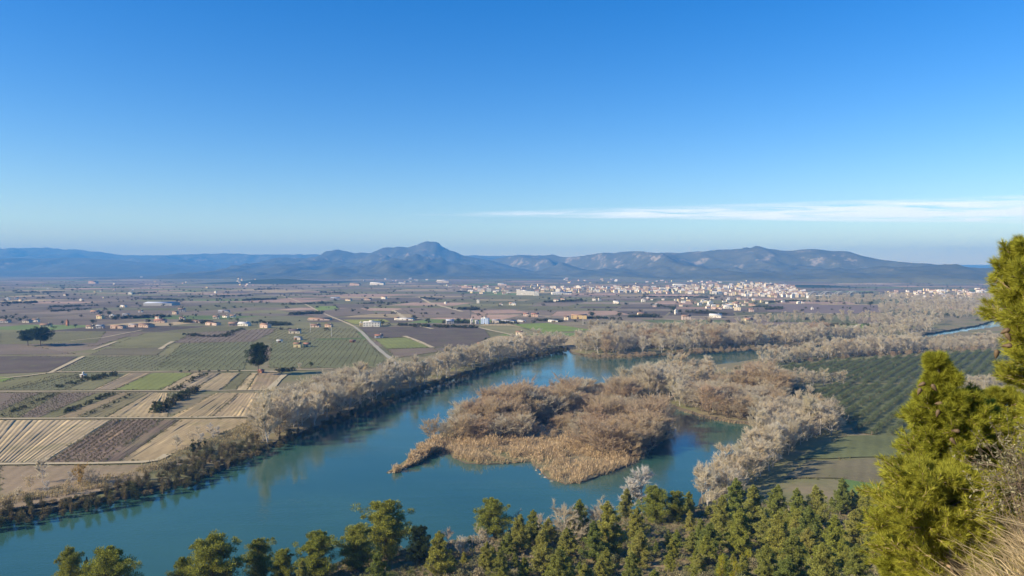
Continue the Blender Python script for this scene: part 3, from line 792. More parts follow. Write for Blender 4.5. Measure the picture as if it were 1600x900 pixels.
def register(key, gens, bark, leaf):
    """a kind of plant: for each variant the trunk mesh, the crown mesh and the two joined"""
    out_ = []
    for tr, cr in gens:
        tm = mesh_np('trunk', *tr, [M[bark]]); cm = mesh_np('crown', *cr, [M[leaf]])
        Vj, Fj = join_np([tr, cr]); mi = np.concatenate([np.zeros(len(tr[1])), np.ones(len(cr[1]))])
        out_.append((tm, cm, mesh_np('plant', Vj, Fj, [M[bark], M[leaf]], mi)))
    SRC[key] = out_
poplars = [bare_tree(s, 14, 3.9, 9500, 1, 0.12, 0.75, .050) for s in (1, 2, 3, 4)]
spreads = [bare_tree(s, 11, 4.6, 9500, 2, 0.08, 0.60, .048) for s in (11, 12, 13)]
domes = [bare_tree(s, 8, 4.2, 10500, 5, 0.05, 0.50, .046) for s in (21, 22, 23, 24)]
register('pale', poplars + spreads[:1], 'pale_bark', 'twig_pale')
register('tan', spreads + poplars[:1], 'pale_bark', 'twig_tan')
register('rust', domes, 'bark', 'twig_rust')
register('tandome', domes[:3], 'bark', 'twig_tan')
register('white', [poplars[1], poplars[2]], 'pale_bark', 'twig_white')
register('yellow', [spreads[0]], 'bark', 'yellow_leaf')
register('thicket', [bushy(s, 5.5, 4.6, 12, 75, (.35, .75), .16, 0.1) for s in (31, 32, 33)], 'dark_bark', 'thicket')
register('young_pine', [pine(s, 10, 6.2, 'young') for s in (41, 42, 43, 44)], 'bark', 'pine_young')
register('mature_pine', [pine(s, 12, 9.5, 'mature') for s in (51, 52, 53)], 'bark', 'pine_mature')
register('dark_pine', [pine(54, 12, 9, 'mature'), pine(55, 12, 7, 'young')], 'dark_bark', 'pine_dark')
register('stone_pine', [pine(56, 12, 9, 'stone'), pine(57, 12, 9, 'stone')], 'dark_bark', 'pine_dark')
register('olive', [bushy(s, 4.4, 4.0, 9, 60, (.25, .5), .13, .3, .9) for s in (61, 62, 63)], 'bark', 'olive')
register('round_tree', [bushy(s, 7, 7.5, 11, 70, (.4, .8), .2, .4, 1.8) for s in (71, 72, 73)], 'dark_bark', 'pine_dark')
register('cypress', [bushy(74, 2.2, 10, 16, 60, (.4, .8), .18, .06, .5)], 'dark_bark', 'pine_dark')
register('shrub', [bushy(s, 2.6, 2.0, 9, 85, (.14, .32), .07, .15) for s in (81, 82, 83, 84)], 'bark', 'scrub')
register('hedge', [bushy(s, 6.5, 3.6, 7, 26, (.6, 1.2), .36, .12) for s in (91, 92)], 'dark_bark', 'hedge')
register('lowscrub', [bushy(s, 1.3, 0.7, 5, 34, (.12, .3), .05, .1) for s in (95, 96, 97)], 'bark', 'scrub')
register('vine', [bushy(s, 1.6, 1.3, 4, 18, (.3, .6), .07, .25, .4) for s in (98, 99)], 'bark', 'vine')
register('yellow_shrub', [bushy(s, 2.2, 2.4, 9, 80, (.14, .3), .06, .15) for s in (86,)], 'bark', 'yellow_shrub')

THINGS = []
def plant(name, key, vi, x, y, z, sxy, sz, label, cat, group, parts=True, lean=0.0):
    tm, cm, jm = SRC[key][vi % len(SRC[key])]
    r = obj(name, None if parts else jm)
    r.location = (x, y, z); r.scale = (sxy, sxy, sz); r.rotation_euler = (lean * random.uniform(-1, 1), lean * random.uniform(-1, 1), random.uniform(0, 6.28))
    if parts:
        obj('trunk', tm, r); obj('crown', cm, r)
    tag(r, label, cat, group)
    THINGS.append((r, PX(x, y, z)))
    return r
def scatter(px=None, spacing=8.0, n=4000, world=None, z=0.0, jitter_seed=0):
    """points spread over a piece of ground, no two closer than spacing"""
    P = world if world is not None else [G(u, v, z) for u, v in px]
    A = np.array(P); lo, hi = A.min(0), A.max(0)
    rng = np.random.default_rng(1000 + jitter_seed)
    ar = (hi - lo).prod()
    m_ = int(min(60000, ar / spacing ** 2 * 6))
    c_ = lo + rng.random((m_, 2)) * (hi - lo)
    c_ = c_[in_poly(c_[:, 0], c_[:, 1], P)]
    grid, res_ = {}, []
    for x, y in c_:
        k = (int(x // spacing), int(y // spacing)); ok = True
        for i in (-1, 0, 1):
            for j in (-1, 0, 1):
                for (a, b_) in grid.get((k[0] + i, k[1] + j), ()):
                    if (a - x) ** 2 + (b_ - y) ** 2 < spacing ** 2: ok = False
        if ok:
            grid.setdefault(k, []).append((x, y)); res_.append((x, y))
            if len(res_) >= n: break
    return res_
def stuff_scatter(name, key_list, P, sxy, sz, label, cat, idx=None):
    """one object: plants nobody would count, set on points"""
    P = np.asarray(P, np.float32).reshape(-1, 3); n = len(P)
    col = bpy.data.collections.new(name + '_kinds')
    for key in key_list:
        for t in SRC[key]:
            col.objects.link(bpy.data.objects.new('kind', t[2]))
    me = bpy.data.meshes.new(name); me.vertices.add(n); me.vertices.foreach_set('co', P.ravel())
    def attr(nm_, typ, vals, f):
        a = me.attributes.new(nm_, typ, 'POINT'); a.data.foreach_set(f, vals)
    attr('rz', 'FLOAT', RNG.uniform(0, 6.28, n).astype(np.float32), 'value')
    sc3 = np.column_stack([np.broadcast_to(sxy, n), np.broadcast_to(sxy, n), np.broadcast_to(sz, n)]).astype(np.float32)
    attr('sc', 'FLOAT_VECTOR', sc3.ravel(), 'vector')
    attr('vi', 'INT', (RNG.integers(0, 1000, n) if idx is None else np.asarray(idx)).astype(np.int32), 'value')
    o = obj(name, me)
    ng = bpy.data.node_groups.new(name, 'GeometryNodeTree')
    ng.interface.new_socket('Geometry', in_out='INPUT', socket_type='NodeSocketGeometry')
    ng.interface.new_socket('Geometry', in_out='OUTPUT', socket_type='NodeSocketGeometry')
    gi, go = ng.nodes.new('NodeGroupInput'), ng.nodes.new('NodeGroupOutput')
    ci = ng.nodes.new('GeometryNodeCollectionInfo'); ci.inputs['Collection'].default_value = col
    ci.inputs['Separate Children'].default_value = True; ci.inputs['Reset Children'].default_value = True
    iop = ng.nodes.new('GeometryNodeInstanceOnPoints'); iop.inputs['Pick Instance'].default_value = True
    def na(nm_, typ):
        q_ = ng.nodes.new('GeometryNodeInputNamedAttribute'); q_.data_type = typ; q_.inputs['Name'].default_value = nm_
        return next(s for s in q_.outputs if s.enabled and s.name == 'Attribute')
    cx = ng.nodes.new('ShaderNodeCombineXYZ')
    ng.links.new(na('rz', 'FLOAT'), cx.inputs[2])
    ng.links.new(gi.outputs[0], iop.inputs['Points']); ng.links.new(ci.outputs[0], iop.inputs['Instance'])
    ng.links.new(na('vi', 'INT'), iop.inputs['Instance Index']); ng.links.new(cx.outputs[0], iop.inputs['Rotation']); ng.links.new(na('sc', 'FLOAT_VECTOR'), iop.inputs['Scale'])
    ng.links.new(iop.outputs[0], go.inputs[0])
    md = o.modifiers.new('scatter', 'NODES'); md.node_group = ng
    return tag(o, label, cat, kind='stuff')

# ------------------------------------------------------------------ riverside woods
stands = [   # ground outline, spacing, height range, [(kind, weight)], name, phrase, island?
    ([(404, 703), (450, 688), (525, 658), (650, 611), (660, 596), (600, 600), (540, 615), (470, 632), (425, 652), (412, 672)], 5.4, (12, 18), [('tan', 4), ('pale', 4), ('tandome', 1)], 'bare_tree', 'on the bank beside the near fields', 0),
    ([(650, 611), (725, 586), (800, 564), (862, 552), (886, 546), (884, 540), (850, 541), (790, 550), (720, 566), (662, 592)], 6.6, (12, 17), [('pale', 3), ('tan', 3)], 'bare_tree', 'on the bank below the dark ploughed field', 0),
    ([(897, 552), (930, 557), (1000, 556), (1100, 551), (1200, 544), (1330, 535), (1330, 526), (1200, 527), (1060, 528), (960, 530), (900, 536)], 8.5, (13, 20), [('tan', 4), ('pale', 3), ('rust', 1)], 'bare_tree', 'in the wood across the far channel', 0),
    ([(1190, 572), (1300, 560), (1435, 551), (1435, 541), (1400, 543), (1300, 551), (1200, 564)], 7.2, (11, 16), [('pale', 4), ('tan', 2)], 'bare_tree', 'in the belt behind the olive grove', 0),
    ([(1436, 551), (1540, 545), (1620, 541), (1620, 533), (1540, 535), (1436, 542)], 6.0, (7, 10), [('pale', 4), ('tan', 2)], 'bare_tree', 'in the low belt before the blue bend', 0),
    ([(1335, 535), (1400, 528), (1460, 520), (1450, 512), (1380, 516), (1330, 522)], 10.0, (10, 15), [('pale', 3), ('tan', 3)], 'bare_tree', 'beside the distant bend', 0),
    ([(1180, 505), (1300, 503), (1400, 509), (1470, 508), (1470, 500), (1350, 498), (1290, 499), (1180, 500)], 12.0, (9, 15), [('tan', 3), ('pale', 3)], 'bare_tree', 'beyond the distant bend', 0),
    ([(1380, 493), (1480, 497), (1560, 500), (1620, 490), (1620, 474), (1500, 474), (1400, 477), (1370, 484)], 17.0, (10, 16), [('tan', 4), ('pale', 2)], 'bare_tree', 'in the far river wood', 0),
    ([(1265, 474), (1345, 477), (1370, 473), (1560, 472), (1560, 465), (1350, 465), (1265, 466)], 22.0, (10, 16), [('tan', 3), ('pale', 3)], 'bare_tree', 'near the bridge', 0),
    ([(676, 688), (700, 690), (790, 686), (850, 686), (905, 688), (930, 670), (950, 642), (990, 632), (975, 614), (870, 621), (800, 638), (730, 663)], 4.9, (10, 14.5), [('rust', 5), ('tandome', 3), ('tan', 1)], 'bare_bush', 'on the reedy island', 1),
    ([(918, 700), (945, 714), (990, 714), (1012, 702), (1032, 682), (1038, 664), (1028, 650), (980, 655), (935, 672)], 4.6, (10, 13.5), [('rust', 5), ('tandome', 2)], 'bare_bush', 'at the near end of the island', 1),
    ([(1000, 622), (1040, 630), (1065, 640), (1075, 628), (1085, 606), (1115, 594), (1110, 584), (1060, 588), (975, 602)], 5.4, (11, 17), [('pale', 5), ('tan', 2)], 'bare_tree', 'behind the island channel', 0),
    ([(1068, 641), (1105, 653), (1180, 663), (1215, 648), (1232, 622), (1225, 606), (1150, 604), (1085, 612)], 5.2, (8, 12.5), [('rust', 4), ('tan', 3), ('tandome', 3)], 'bare_bush', 'on the point across the side channel', 0),
    ([(1225, 607), (1320, 604), (1322, 598), (1240, 597), (1160, 592), (1160, 602)], 6.0, (9, 13), [('pale', 4), ('tan', 3)], 'bare_tree', 'at the corner of the olive grove', 0),
    ([(1090, 794), (1122, 759), (1162, 718), (1190, 676), (1216, 652), (1245, 648), (1312, 662), (1310, 678), (1262, 688), (1230, 712), (1196, 742), (1140, 790)], 4.6, (10, 14.5), [('pale', 7), ('tan', 3)], 'bare_tree', 'on the bank beside the shaded field', 0),
    ([(1478, 618), (1560, 622), (1612, 626), (1612, 608), (1500, 606)], 6.0, (8, 12), [('pale', 4), ('tan', 3)], 'bare_tree', 'among the olives behind the near pines', 0),
    ([(265, 706), (300, 700), (352, 684), (352, 674), (300, 684)], 6.0, (4, 7), [('white', 2), ('pale', 2)], 'bare_tree', 'at the corner of the ploughed field', 0),
    ([(5, 792), (60, 782), (130, 770), (150, 755), (90, 750), (0, 765)], 8.0, (4, 8), [('white', 2), ('pale', 3), ('tan', 2)], 'bare_tree', 'in the rough strip by the river', 0),
]
LOOK = {'pale': ('cream', 'twiggy'), 'tan': ('greyish tan', 'twiggy'), 'rust': ('reddish brown', 'domed'), 'tandome': ('dull brown', 'domed'), 'white': ('whitish', 'slender'), 'yellow': ('yellow', 'leafy')}
BASEH = {'pale': 14, 'tan': 11.5, 'rust': 8.2, 'tandome': 8.2, 'white': 14, 'yellow': 11}
trees = []
GAP = [G(u, v, -2) for u, v in [(828, 690), (920, 694), (935, 668), (915, 650), (850, 658), (822, 674)]]
for si, (poly, spc, hr, kinds, nm_, phrase, isl) in enumerate(stands):
    pts_ = scatter(poly, spc, 900, z=-2 if isl else 0, jitter_seed=si)
    ks = [k for k, w in kinds for _ in range(w)]
    for x, y in pts_:
        if is_water(x, y): continue
        # neighbours look alike: kinds come in patches
        k = ks[int(float(fbm(np.array(x / 22.0 + si * 7), np.array(y / 22.0), 2)) * 2.2 * len(ks) + random.uniform(-.8, .8)) % len(ks)]
        h = random.uniform(*hr) * (0.85 + 0.35 * float(vnoise(np.array(x / 30.0), np.array(y / 30.0))))
        if nm_ == 'bare_bush': h *= 0.45 + 1.0 * float(vnoise(np.array(x / 11.0 + 40), np.array(y / 14.0)))
        if in_poly(np.array(x), np.array(y), GAP): h *= 0.38
        trees.append(dict(x=x, y=y, z=float(gz(x, y)), h=h, k=k, nm=nm_, ph=phrase, s=si))
for nm_ in ('bare_tree', 'bare_bush'):
    L_ = sorted([t for t in trees if t['nm'] == nm_], key=lambda t: -t['h'] / t['y'])
    for i, t in enumerate(L_): t['ind'] = i < 295
for t in trees:
    b_ = t['h'] / BASEH[t['k']]
    t['sx'] = b_ * random.uniform(0.85, 1.2)
    if t['ind']:
        big = 'tall' if t['h'] > np.mean(stands[t['s']][2]) * 1.02 else 'short'
        c_, s_ = LOOK[t['k']]
        plant(t['nm'], t['k'], random.randrange(99), t['x'], t['y'], t['z'], t['sx'], b_, f"{big} {c_} leafless {'bush' if t['nm'] == 'bare_bush' else 'tree'} {t['ph']}", 'bush' if t['nm'] == 'bare_bush' else 'tree', f"leafless {'bushes' if t['nm'] == 'bare_bush' else 'trees'} {t['ph']}", lean=0.08)
for nm_, lab, cat in (('riverside_wood', 'leafless greyish woods lining the far river channels', 'wood'), ('island_brushwood', 'leafless brown brushwood filling the river island and point', 'brushwood')):
    L_ = [t for t in trees if not t['ind'] and t['nm'] == ('bare_tree' if nm_ == 'riverside_wood' else 'bare_bush')]
    if not L_: continue
    keys = ['pale', 'tan', 'rust', 'tandome', 'white']
    off = {}; o_ = 0
    for k in keys: off[k] = o_; o_ += len(SRC[k])
    stuff_scatter(nm_, keys, [(t['x'], t['y'], t['z']) for t in L_], [t['sx'] for t in L_], [t['h'] / BASEH[t['k']] for t in L_], lab, cat,
                  idx=[off[t['k']] + random.randrange(len(SRC[t['k']])) for t in L_])
# lower bank of the left shore: dark thicket
P = []
for poly, spc in (([(-60, 829), (0, 817.5), (100, 799.5), (200, 777), (300, 754), (375, 719), (408, 705), (405, 684), (365, 694), (300, 712), (245, 742), (150, 772), (0, 798), (-60, 806)], 2.8),
                  ([(404, 706), (450, 690.5), (525, 660), (650, 613), (800, 565), (886, 547), (880, 543), (800, 560), (650, 606), (525, 651), (450, 680), (405, 694)], 3.6)):
    P += [(x, y, -1.5 if is_water(x, y) else -0.6) for x, y in scatter(poly, spc, 1500, jitter_seed=50)]
P = np.array(P); n_ = len(P)
stuff_scatter('riverbank_thicket', ['thicket'], P, RNG.uniform(.35, 1.0, n_), RNG.uniform(.3, 1.25, n_) , 'dark tangled thicket along the shaded left river bank', 'thicket')
P = np.array([(x, y, -0.8) for x, y in scatter([(894, 553), (930, 559), (1000, 558), (1200, 546), (1330, 537), (1330, 535), (1200, 543), (1000, 554), (930, 555)], 4.5, 900, jitter_seed=51)] +
             [(x, y, -0.4) for x, y in scatter([(1150, 578), (1300, 562), (1540, 547), (1540, 543), (1300, 557), (1150, 573)], 5, 500, jitter_seed=52)])
n_ = len(P)
stuff_scatter('undergrowth', ['thicket', 'rust'], P, RNG.uniform(.3, .7, n_), RNG.uniform(.3, .6, n_), 'brown undergrowth at the foot of the far wood', 'undergrowth')
plant('leafy_tree', 'yellow', 0, *G(125, 757), 0, .62, .72, 'yellow leaved small tree on the rough strip by the river', 'tree', None)
plant('leafy_tree', 'yellow', 0, *G(1131, 776), 0, .45, .45, 'small orange leaved tree below the cream bank trees', 'tree', None)
for i, (u, v, s, lab) in enumerate([(302, 706, .75, 'tallest dark column shaped evergreen at the corner by the river'), (311, 702, .6, 'thin dark evergreen beside the tallest riverside column tree'), (320, 697, .5, 'smallest dark evergreen of the three at the field corner')]):
    plant('evergreen_tree', 'cypress', 0, *G(u, v), -.2, s * 1.5, s, lab, 'tree', None)

# ------------------------------------------------------------------ reeds
def reed_mesh(name, polys, n, hgt, mat, label, cat, w=0.13, zf=None):
    rng = np.random.default_rng(77)
    out_ = []
    for px in polys:
        A = np.array([G(u, v, -2) for u, v in px]); lo, hi = A.min(0), A.max(0)
        c_ = lo + rng.random((n, 2)) * (hi - lo); c_ = c_[in_poly(c_[:, 0], c_[:, 1], A.tolist())]
        out_.append(c_)
    c_ = np.concatenate(out_)
    c_ = c_ + 3.2 * np.column_stack([fbm(c_[:, 0] / 2.2, c_[:, 1] / 2.2, 3) - .5, fbm(c_[:, 0] / 2.2 + 30, c_[:, 1] / 2.2, 3) - .5]) * 2
    m_ = len(c_)
    dens = fbm(c_[:, 0] / 9, c_[:, 1] / 9, 3)
    keep_ = fbm(c_[:, 0] / 3.5 + 8, c_[:, 1] / 3.5, 3) > rng.uniform(.25, .52, m_)
    c_, dens = c_[keep_], dens[keep_]; m_ = len(c_)
    h_ = hgt * np.clip(1.9 * dens - .12, .2, 1.6) * rng.uniform(.55, 1.2, m_)
    P0 = np.column_stack([c_, np.full(m_, -2.4) if zf is None else zf(c_[:, 0], c_[:, 1])])
    P1 = P0 + np.column_stack([rng.normal(.12, .28, m_) * h_, rng.normal(0, .28, m_) * h_, h_])
    a = spikes(P0, P1, rng.uniform(.7, 1.4, m_) * w, rng)
    pl = rng.random(m_) < 0.5
    q0 = P0[pl] + (P1[pl] - P0[pl]) * .72
    q1 = q0 + (P1[pl] - P0[pl]) * .36 + rng.normal(0, .12, (pl.sum(), 3))
    b_ = blades(q0, q1, np.full(pl.sum(), w * 1.7), rng)
    return tag(obj(name, mesh_np(name, *join_np([a, b_]), [M[mat]])), label, cat, kind='stuff')
reed_mesh('reed_bed', [[(684, 690), (760, 687), (850, 684), (905, 692), (925, 704), (960, 714), (1008, 706), (1012, 708), (990, 723), (950, 738), (910, 752), (880, 756), (870, 751), (842, 733), (833, 720), (765, 724), (730, 722), (708, 713), (699, 702)],
                       [(611, 738), (640, 717), (664, 699), (684, 692), (690, 702), (668, 712), (645, 727)]], 60000, 3.0, 'reed', 'tan dry reeds covering the front of the river island', 'reeds')
reed_mesh('reed_fringe', [[(1068, 643), (1105, 655), (1180, 665), (1190, 660), (1105, 650)]], 5000, 1.3, 'reed', 'low yellowish reeds edging the point across the side channel', 'reeds')
reed_mesh('reed_fringe', [[(897, 554.5), (930, 559.5), (990, 558.5), (990, 556.5), (930, 557)], [(1440, 517), (1520, 511), (1500, 507), (1430, 513)]], 3500, 1.5, 'reed', 'low reddish reeds and gravel bars along the far channel', 'reeds')
reed_mesh('dry_bank_grass', [[(-60, 802), (0, 786), (100, 768), (200, 748), (250, 730), (300, 703), (352, 687), (402, 658), (408, 684), (365, 696), (300, 714), (245, 744), (150, 775), (0, 801), (-60, 812)]], 52000, 1.5, 'dry_bank', 'tall tan dry grass and reeds between the fields and the left bank', 'grass', w=.16, zf=lambda x, y: np.zeros(len(x)))
# loose rocks in the shallows
rk_lab = ['pale rock at the very tip of the reedy spit', 'second pale rock from the tip of the reedy spit', 'third pale rock from the tip of the reedy spit', 'flat pale rock halfway along the reedy spit', 'pale rock where the spit meets the island',
          'highest pale rock off the front corner of the reed bed', 'second pale rock off the front corner of the reed bed', 'third pale rock off the front corner of the reed bed', 'pale rock nearest the camera off the reed bed']
for i, (u, v) in enumerate([(609, 739), (614, 738.5), (622, 737), (634, 733), (660, 719), (838, 735), (844, 741), (852, 746), (862, 752)]):
    rng = np.random.default_rng(300 + i)
    import bmesh
    bm = bmesh.new(); bmesh.ops.create_icosphere(bm, subdivisions=2, radius=0.5)
    for vv in bm.verts:
        f_ = 0.75 + 0.5 * float(vnoise(np.array(vv.co.x * 2 + i * 9), np.array(vv.co.y * 2 + vv.co.z * 2)))
        vv.co = Vector((vv.co.x * f_ * rng.uniform(.98, 1.02) * 1.5, vv.co.y * f_, vv.co.z * f_ * .5))
    me = bpy.data.meshes.new('rock'); bm.to_mesh(me); bm.free(); me.materials.append(M['rock'])
    o = obj('rock', me, loc=(*G(u, v, WZ), WZ + .05)); o.rotation_euler[2] = rng.uniform(0, 6)
    tag(o, rk_lab[i], 'rock', 'rocks in the shallows')

# ------------------------------------------------------------------ olive groves (rows)
def rows(poly, d_px, rowgap, gap, jit, seed):
    P = [G(*p) for p in poly]; a, b_ = np.array(G(*d_px[0])), np.array(G(*d_px[1]))
    d = unit(b_ - a); nn = np.array([-d[1], d[0]])
    A = np.array(P) - a
    s0, s1, t0, t1 = (A @ d).min(), (A @ d).max(), (A @ nn).min(), (A @ nn).max()
    rng = np.random.default_rng(seed); o = []
    for r_i, t in enumerate(np.arange(t0, t1, rowgap)):
        for s in np.arange(s0, s1, gap):
            p = a + d * (s + rng.normal(0, jit)) + nn * (t + rng.normal(0, jit))
            if rng.random() > .05 and in_poly(np.array(p[0]), np.array(p[1]), P): o.append((p[0], p[1], r_i))
    return o
near_ol = rows([(1236, 612), (1325, 601), (1440, 601), (1600, 617), (1600, 700), (1430, 688), (1335, 676), (1322, 655), (1250, 630)], ((1325, 647), (1390, 605)), 7.4, 4.3, .35, 5)
far_ol = rows([(1165, 577), (1300, 566), (1440, 556), (1545, 549), (1640, 545), (1640, 604), (1440, 600), (1325, 597), (1240, 597)], ((1325, 647), (1390, 605)), 7.4, 4.6, .5, 6)
vis = sorted([p for p in near_ol if PX(p[0], p[1]) < 1448 or p[1] < 480], key=lambda p: p[1])
ind_ol = [p for p in vis if PX(p[0], p[1]) < 1452][:270]
ind_set = set(id(p) for p in ind_ol)
rws = sorted(set(p[2] for p in ind_ol))
rowname = {r_: i for i, r_ in enumerate(rws)}
bycount = {}
NUMR = ['first'] + ORD[1:] + ['twenty-first', 'twenty-second', 'twenty-third', 'twenty-fourth', 'twenty-fifth', 'twenty-sixth', 'twenty-seventh', 'twenty-eighth', 'twenty-ninth', 'thirtieth', 'thirty-first', 'thirty-second', 'thirty-third', 'thirty-fourth', 'thirty-fifth', 'thirty-sixth', 'thirty-seventh', 'thirty-eighth', 'thirty-ninth', 'fortieth']
nr = len(rws)
for p in ind_ol:
    k = nr - 1 - rowname[p[2]]; bycount[k] = bycount.get(k, 0) + 1
    # rows are counted from the leafless trees at the corner, trees from the near end of each row
    s_ = random.uniform(.8, 1.15)
    j = bycount[k]
    lab = f"round olive tree, {NUMR[min(j - 1, 39)]} from the near end of grove row {NUMR[min(rowname[p[2]], 39)]} from the right"
    plant('olive_tree', 'olive', random.randrange(3), p[0], p[1], 0, s_, s_ * random.uniform(.85, 1.05), lab, 'tree', 'olive trees in the near grove', parts=True)
rest = [p for p in near_ol if id(p) not in ind_set] + far_ol
rest = [p for p in rest if not is_water(p[0], p[1])]
n_ = len(rest)
stuff_scatter('olive_grove', ['olive'], [(p[0], p[1], 0) for p in rest], RNG.uniform(.85, 1.2, n_), RNG.uniform(.8, 1.1, n_), 'dense dark green olive grove stretching behind the near rows', 'olive grove')
# orchard and vineyard rows of the plain
vp = []
for poly, d_, rg, gp in [([(72, 722), (158, 722), (250, 657), (178, 657)], r1, 2.6, 1.2), ([(30, 652), (60, 652), (150, 615), (94, 615)], r2, 3.4, 2.2), ([(-20, 652), (28, 652), (90, 615), (20, 615)], r2, 4, 2.5),
                         ([(242, 579), (380, 577), (395, 535), (285, 537), (262, 558)], ((242, 580), (285, 556)), 5.0, 4.0), ([(420, 574), (585, 574), (596, 562), (568, 530), (425, 533)], ((420, 575), (470, 540)), 5.0, 4.2),
                         ([(95, 579), (240, 579), (285, 556), (135, 558)], ((242, 580), (285, 556)), 5, 4.2), ([(0, 608), (100, 608), (165, 586), (90, 586)], r3, 4.5, 3.0), ([(420, 531), (566, 528), (552, 513), (430, 514)], ((420, 575), (470, 540)), 6, 5),
                         ([(266, 536), (395, 534), (440, 513), (315, 519)], ((242, 580), (285, 556)), 6, 5)]:
    vp += [(x, y, .05) for x, y, _ in rows(poly, d_, rg, gp, .25, 9)]
n_ = len(vp)
stuff_scatter('vine_rows', ['vine'], vp, RNG.uniform(.6, 1.1, n_), RNG.uniform(.6, 1.2, n_), 'low leafless vines in rows across the plain', 'vines')

# ------------------------------------------------------------------ foreground pines on the hillside
pines = [  # u, v of the top, width in picture units, kind, label
    (107, 857, 44, 'm', 'leftmost large pine at the bottom edge'), (135, 871, 20, 'd', 'small dark pine squeezed between the two leftmost pines'), (175, 855, 82, 'm', 'broad pine, second large one from the left end'),
    (330, 837, 78, 'm', 'broad rounded pine standing alone over the river, third from left'), (286, 872, 38, 'm', 'lower pine just left of the broad rounded one'), (404, 841, 48, 'm', 'slim pine right of the broad rounded one'),
    (442, 858, 38, 'm', 'small round pine between two taller slim pines'), (494, 832, 60, 'm', 'dark sided pine with open river to its right'), (470, 877, 34, 'y', 'pale green young pine below the dark sided pine'),
    (558, 820, 56, 'm', 'dark pine touching the left of the tallest pine'), (605, 784, 76, 'm', 'tallest pine of the foreground against the river'), (590, 862, 44, 'y', 'light green young pine below the tallest pine'),
    (656, 821, 31, 'd', 'narrow nearly black pine standing against the water'), (690, 830, 46, 'y', 'light green pine with pale twigs behind it'), (772, 778, 50, 'm', 'dark pointed pine beside the thin pole'),
    (762, 846, 26, 'y', 'thin light green pine below the dark pointed one'), (812, 804, 36, 'y', 'pine just right of the dark pointed pine'), (836, 797, 32, 'y', 'slim pine at the edge of the grey twigs'),
    (902, 782, 42, 'y', 'pine rising out of the grey leafless thicket'), (946, 785, 54, 'y', 'full green pine left of the white poplar'), (978, 764, 28, 'y', 'narrow pine at the left foot of the white poplar'),
    (1024, 760, 44, 'm', 'dark ragged pine at the right of the white poplar'), (1058, 768, 34, 'm', 'dark rounded pine near the side channel water'), (996, 792, 30, 'y', 'feathery pine in front of the white poplar'),
    (850, 826, 44, 'y', 'bushy pine at the lower middle of the slope'), (872, 856, 54, 'y', 'broad light pine low on the slope near the bottom edge'), (1130, 774, 40, 'y', 'pine at the foot of the cream bank trees'),
    (1152, 749, 44, 'y', 'pine overlapping the cream bank trees'), (1180, 759, 50, 'y', 'wide pine beside the shaded field'), (1162, 797, 46, 'y', 'bright green pine below the wide one by the shaded field'),
    (1212, 758, 36, 'y', 'pointed pine at the left edge of the shaded field'), (1243, 763, 36, 'y', 'pine below the middle of the shaded field'), (1276, 760, 40, 'y', 'pine left of the small green field'),
    (1312, 748, 34, 'y', 'tall slim pine in front of the small green field'), (1262, 792, 44, 'y', 'pale pine below the shaded field edge'), (1302, 806, 46, 'y', 'rounded pine below the small green field'),
    (1332, 798, 46, 'y', 'large pine close left of the bright near pines'), (1216, 803, 46, 'y', 'tall pine in the middle of the lower right slope'), (1352, 765, 30, 'y', 'small pine at the edge of the near bright branches'),
    (1240, 835, 50, 'y', 'leafy pine low on the right slope'), (1290, 850, 52, 'y', 'pine at the bottom edge under the rounded one'), (1340, 850, 46, 'y', 'pine at the bottom edge next to near branches'),
    (1200, 850, 44, 'y', 'pine at the bottom edge below the tall slope pine'), (925, 815, 40, 'y', 'dense pine at mid slope left of shadowed gap'), (1000, 830, 34, 'y', 'slender pine at mid slope below the white poplar'), (985, 862, 40, 'y', 'light pine at the bottom edge below the white poplar')]
PINE_XY = []
for u, v, w, k, lab in pines:
    best = None
    for D in np.arange(118, 262, 1.0):
        x, y, zt = AT(u, v, D)
        if D > np.interp(x, FX, FY) - 5: break
        wm_ = w * D / FPX
        want = {'m': 0.95 * wm_ + 3.0, 'd': 1.5 * wm_ + 3, 'y': 1.35 * wm_ + 2.0}[k]
        h = zt - float(hz(x, y))
        e = abs(h - want)
        if best is None or e < best[0]: best = (e, x, y, h, wm_, D)
    _, x, y, h, wm_, D = best
    key = {'m': 'mature_pine', 'y': 'young_pine', 'd': 'dark_pine'}[k]
    bh, bw = {'m': (12.2, 8.8), 'y': (10.2, 6.2), 'd': (12.2, 7.6)}[k]
    if h < 1.5: continue
    sx_ = wm_ / bw * 1.05
    plant('pine_tree', key, len(PINE_XY), x, y, float(hz(x, y)), max(sx_, .22 * h / bh * 1.5), h / bh, 'green ' + lab if 'green' not in lab and 'dark' not in lab and 'black' not in lab else lab, 'pine', 'pines on the near hillside')
    PINE_XY.append((x, y))
def slope_spot(x, y):
    u = PX(x, y, float(hz(x, y))); s = np.interp(x, FX, FY) - y
    a = 'below the tallest pine' if u < 640 else 'near the thin pole' if u < 800 else 'under the grey thicket' if u < 900 else 'left of the white poplar' if u < 990 else 'right of the white poplar' if u < 1100 else 'below the cream trees' if u < 1200 else 'below the shaded field' if u < 1330 else 'beside the bright near pines'
    b_ = 'at the slope foot' if s < 30 else 'on the lower slope' if s < 65 else 'on the higher slope'
    return a, b_
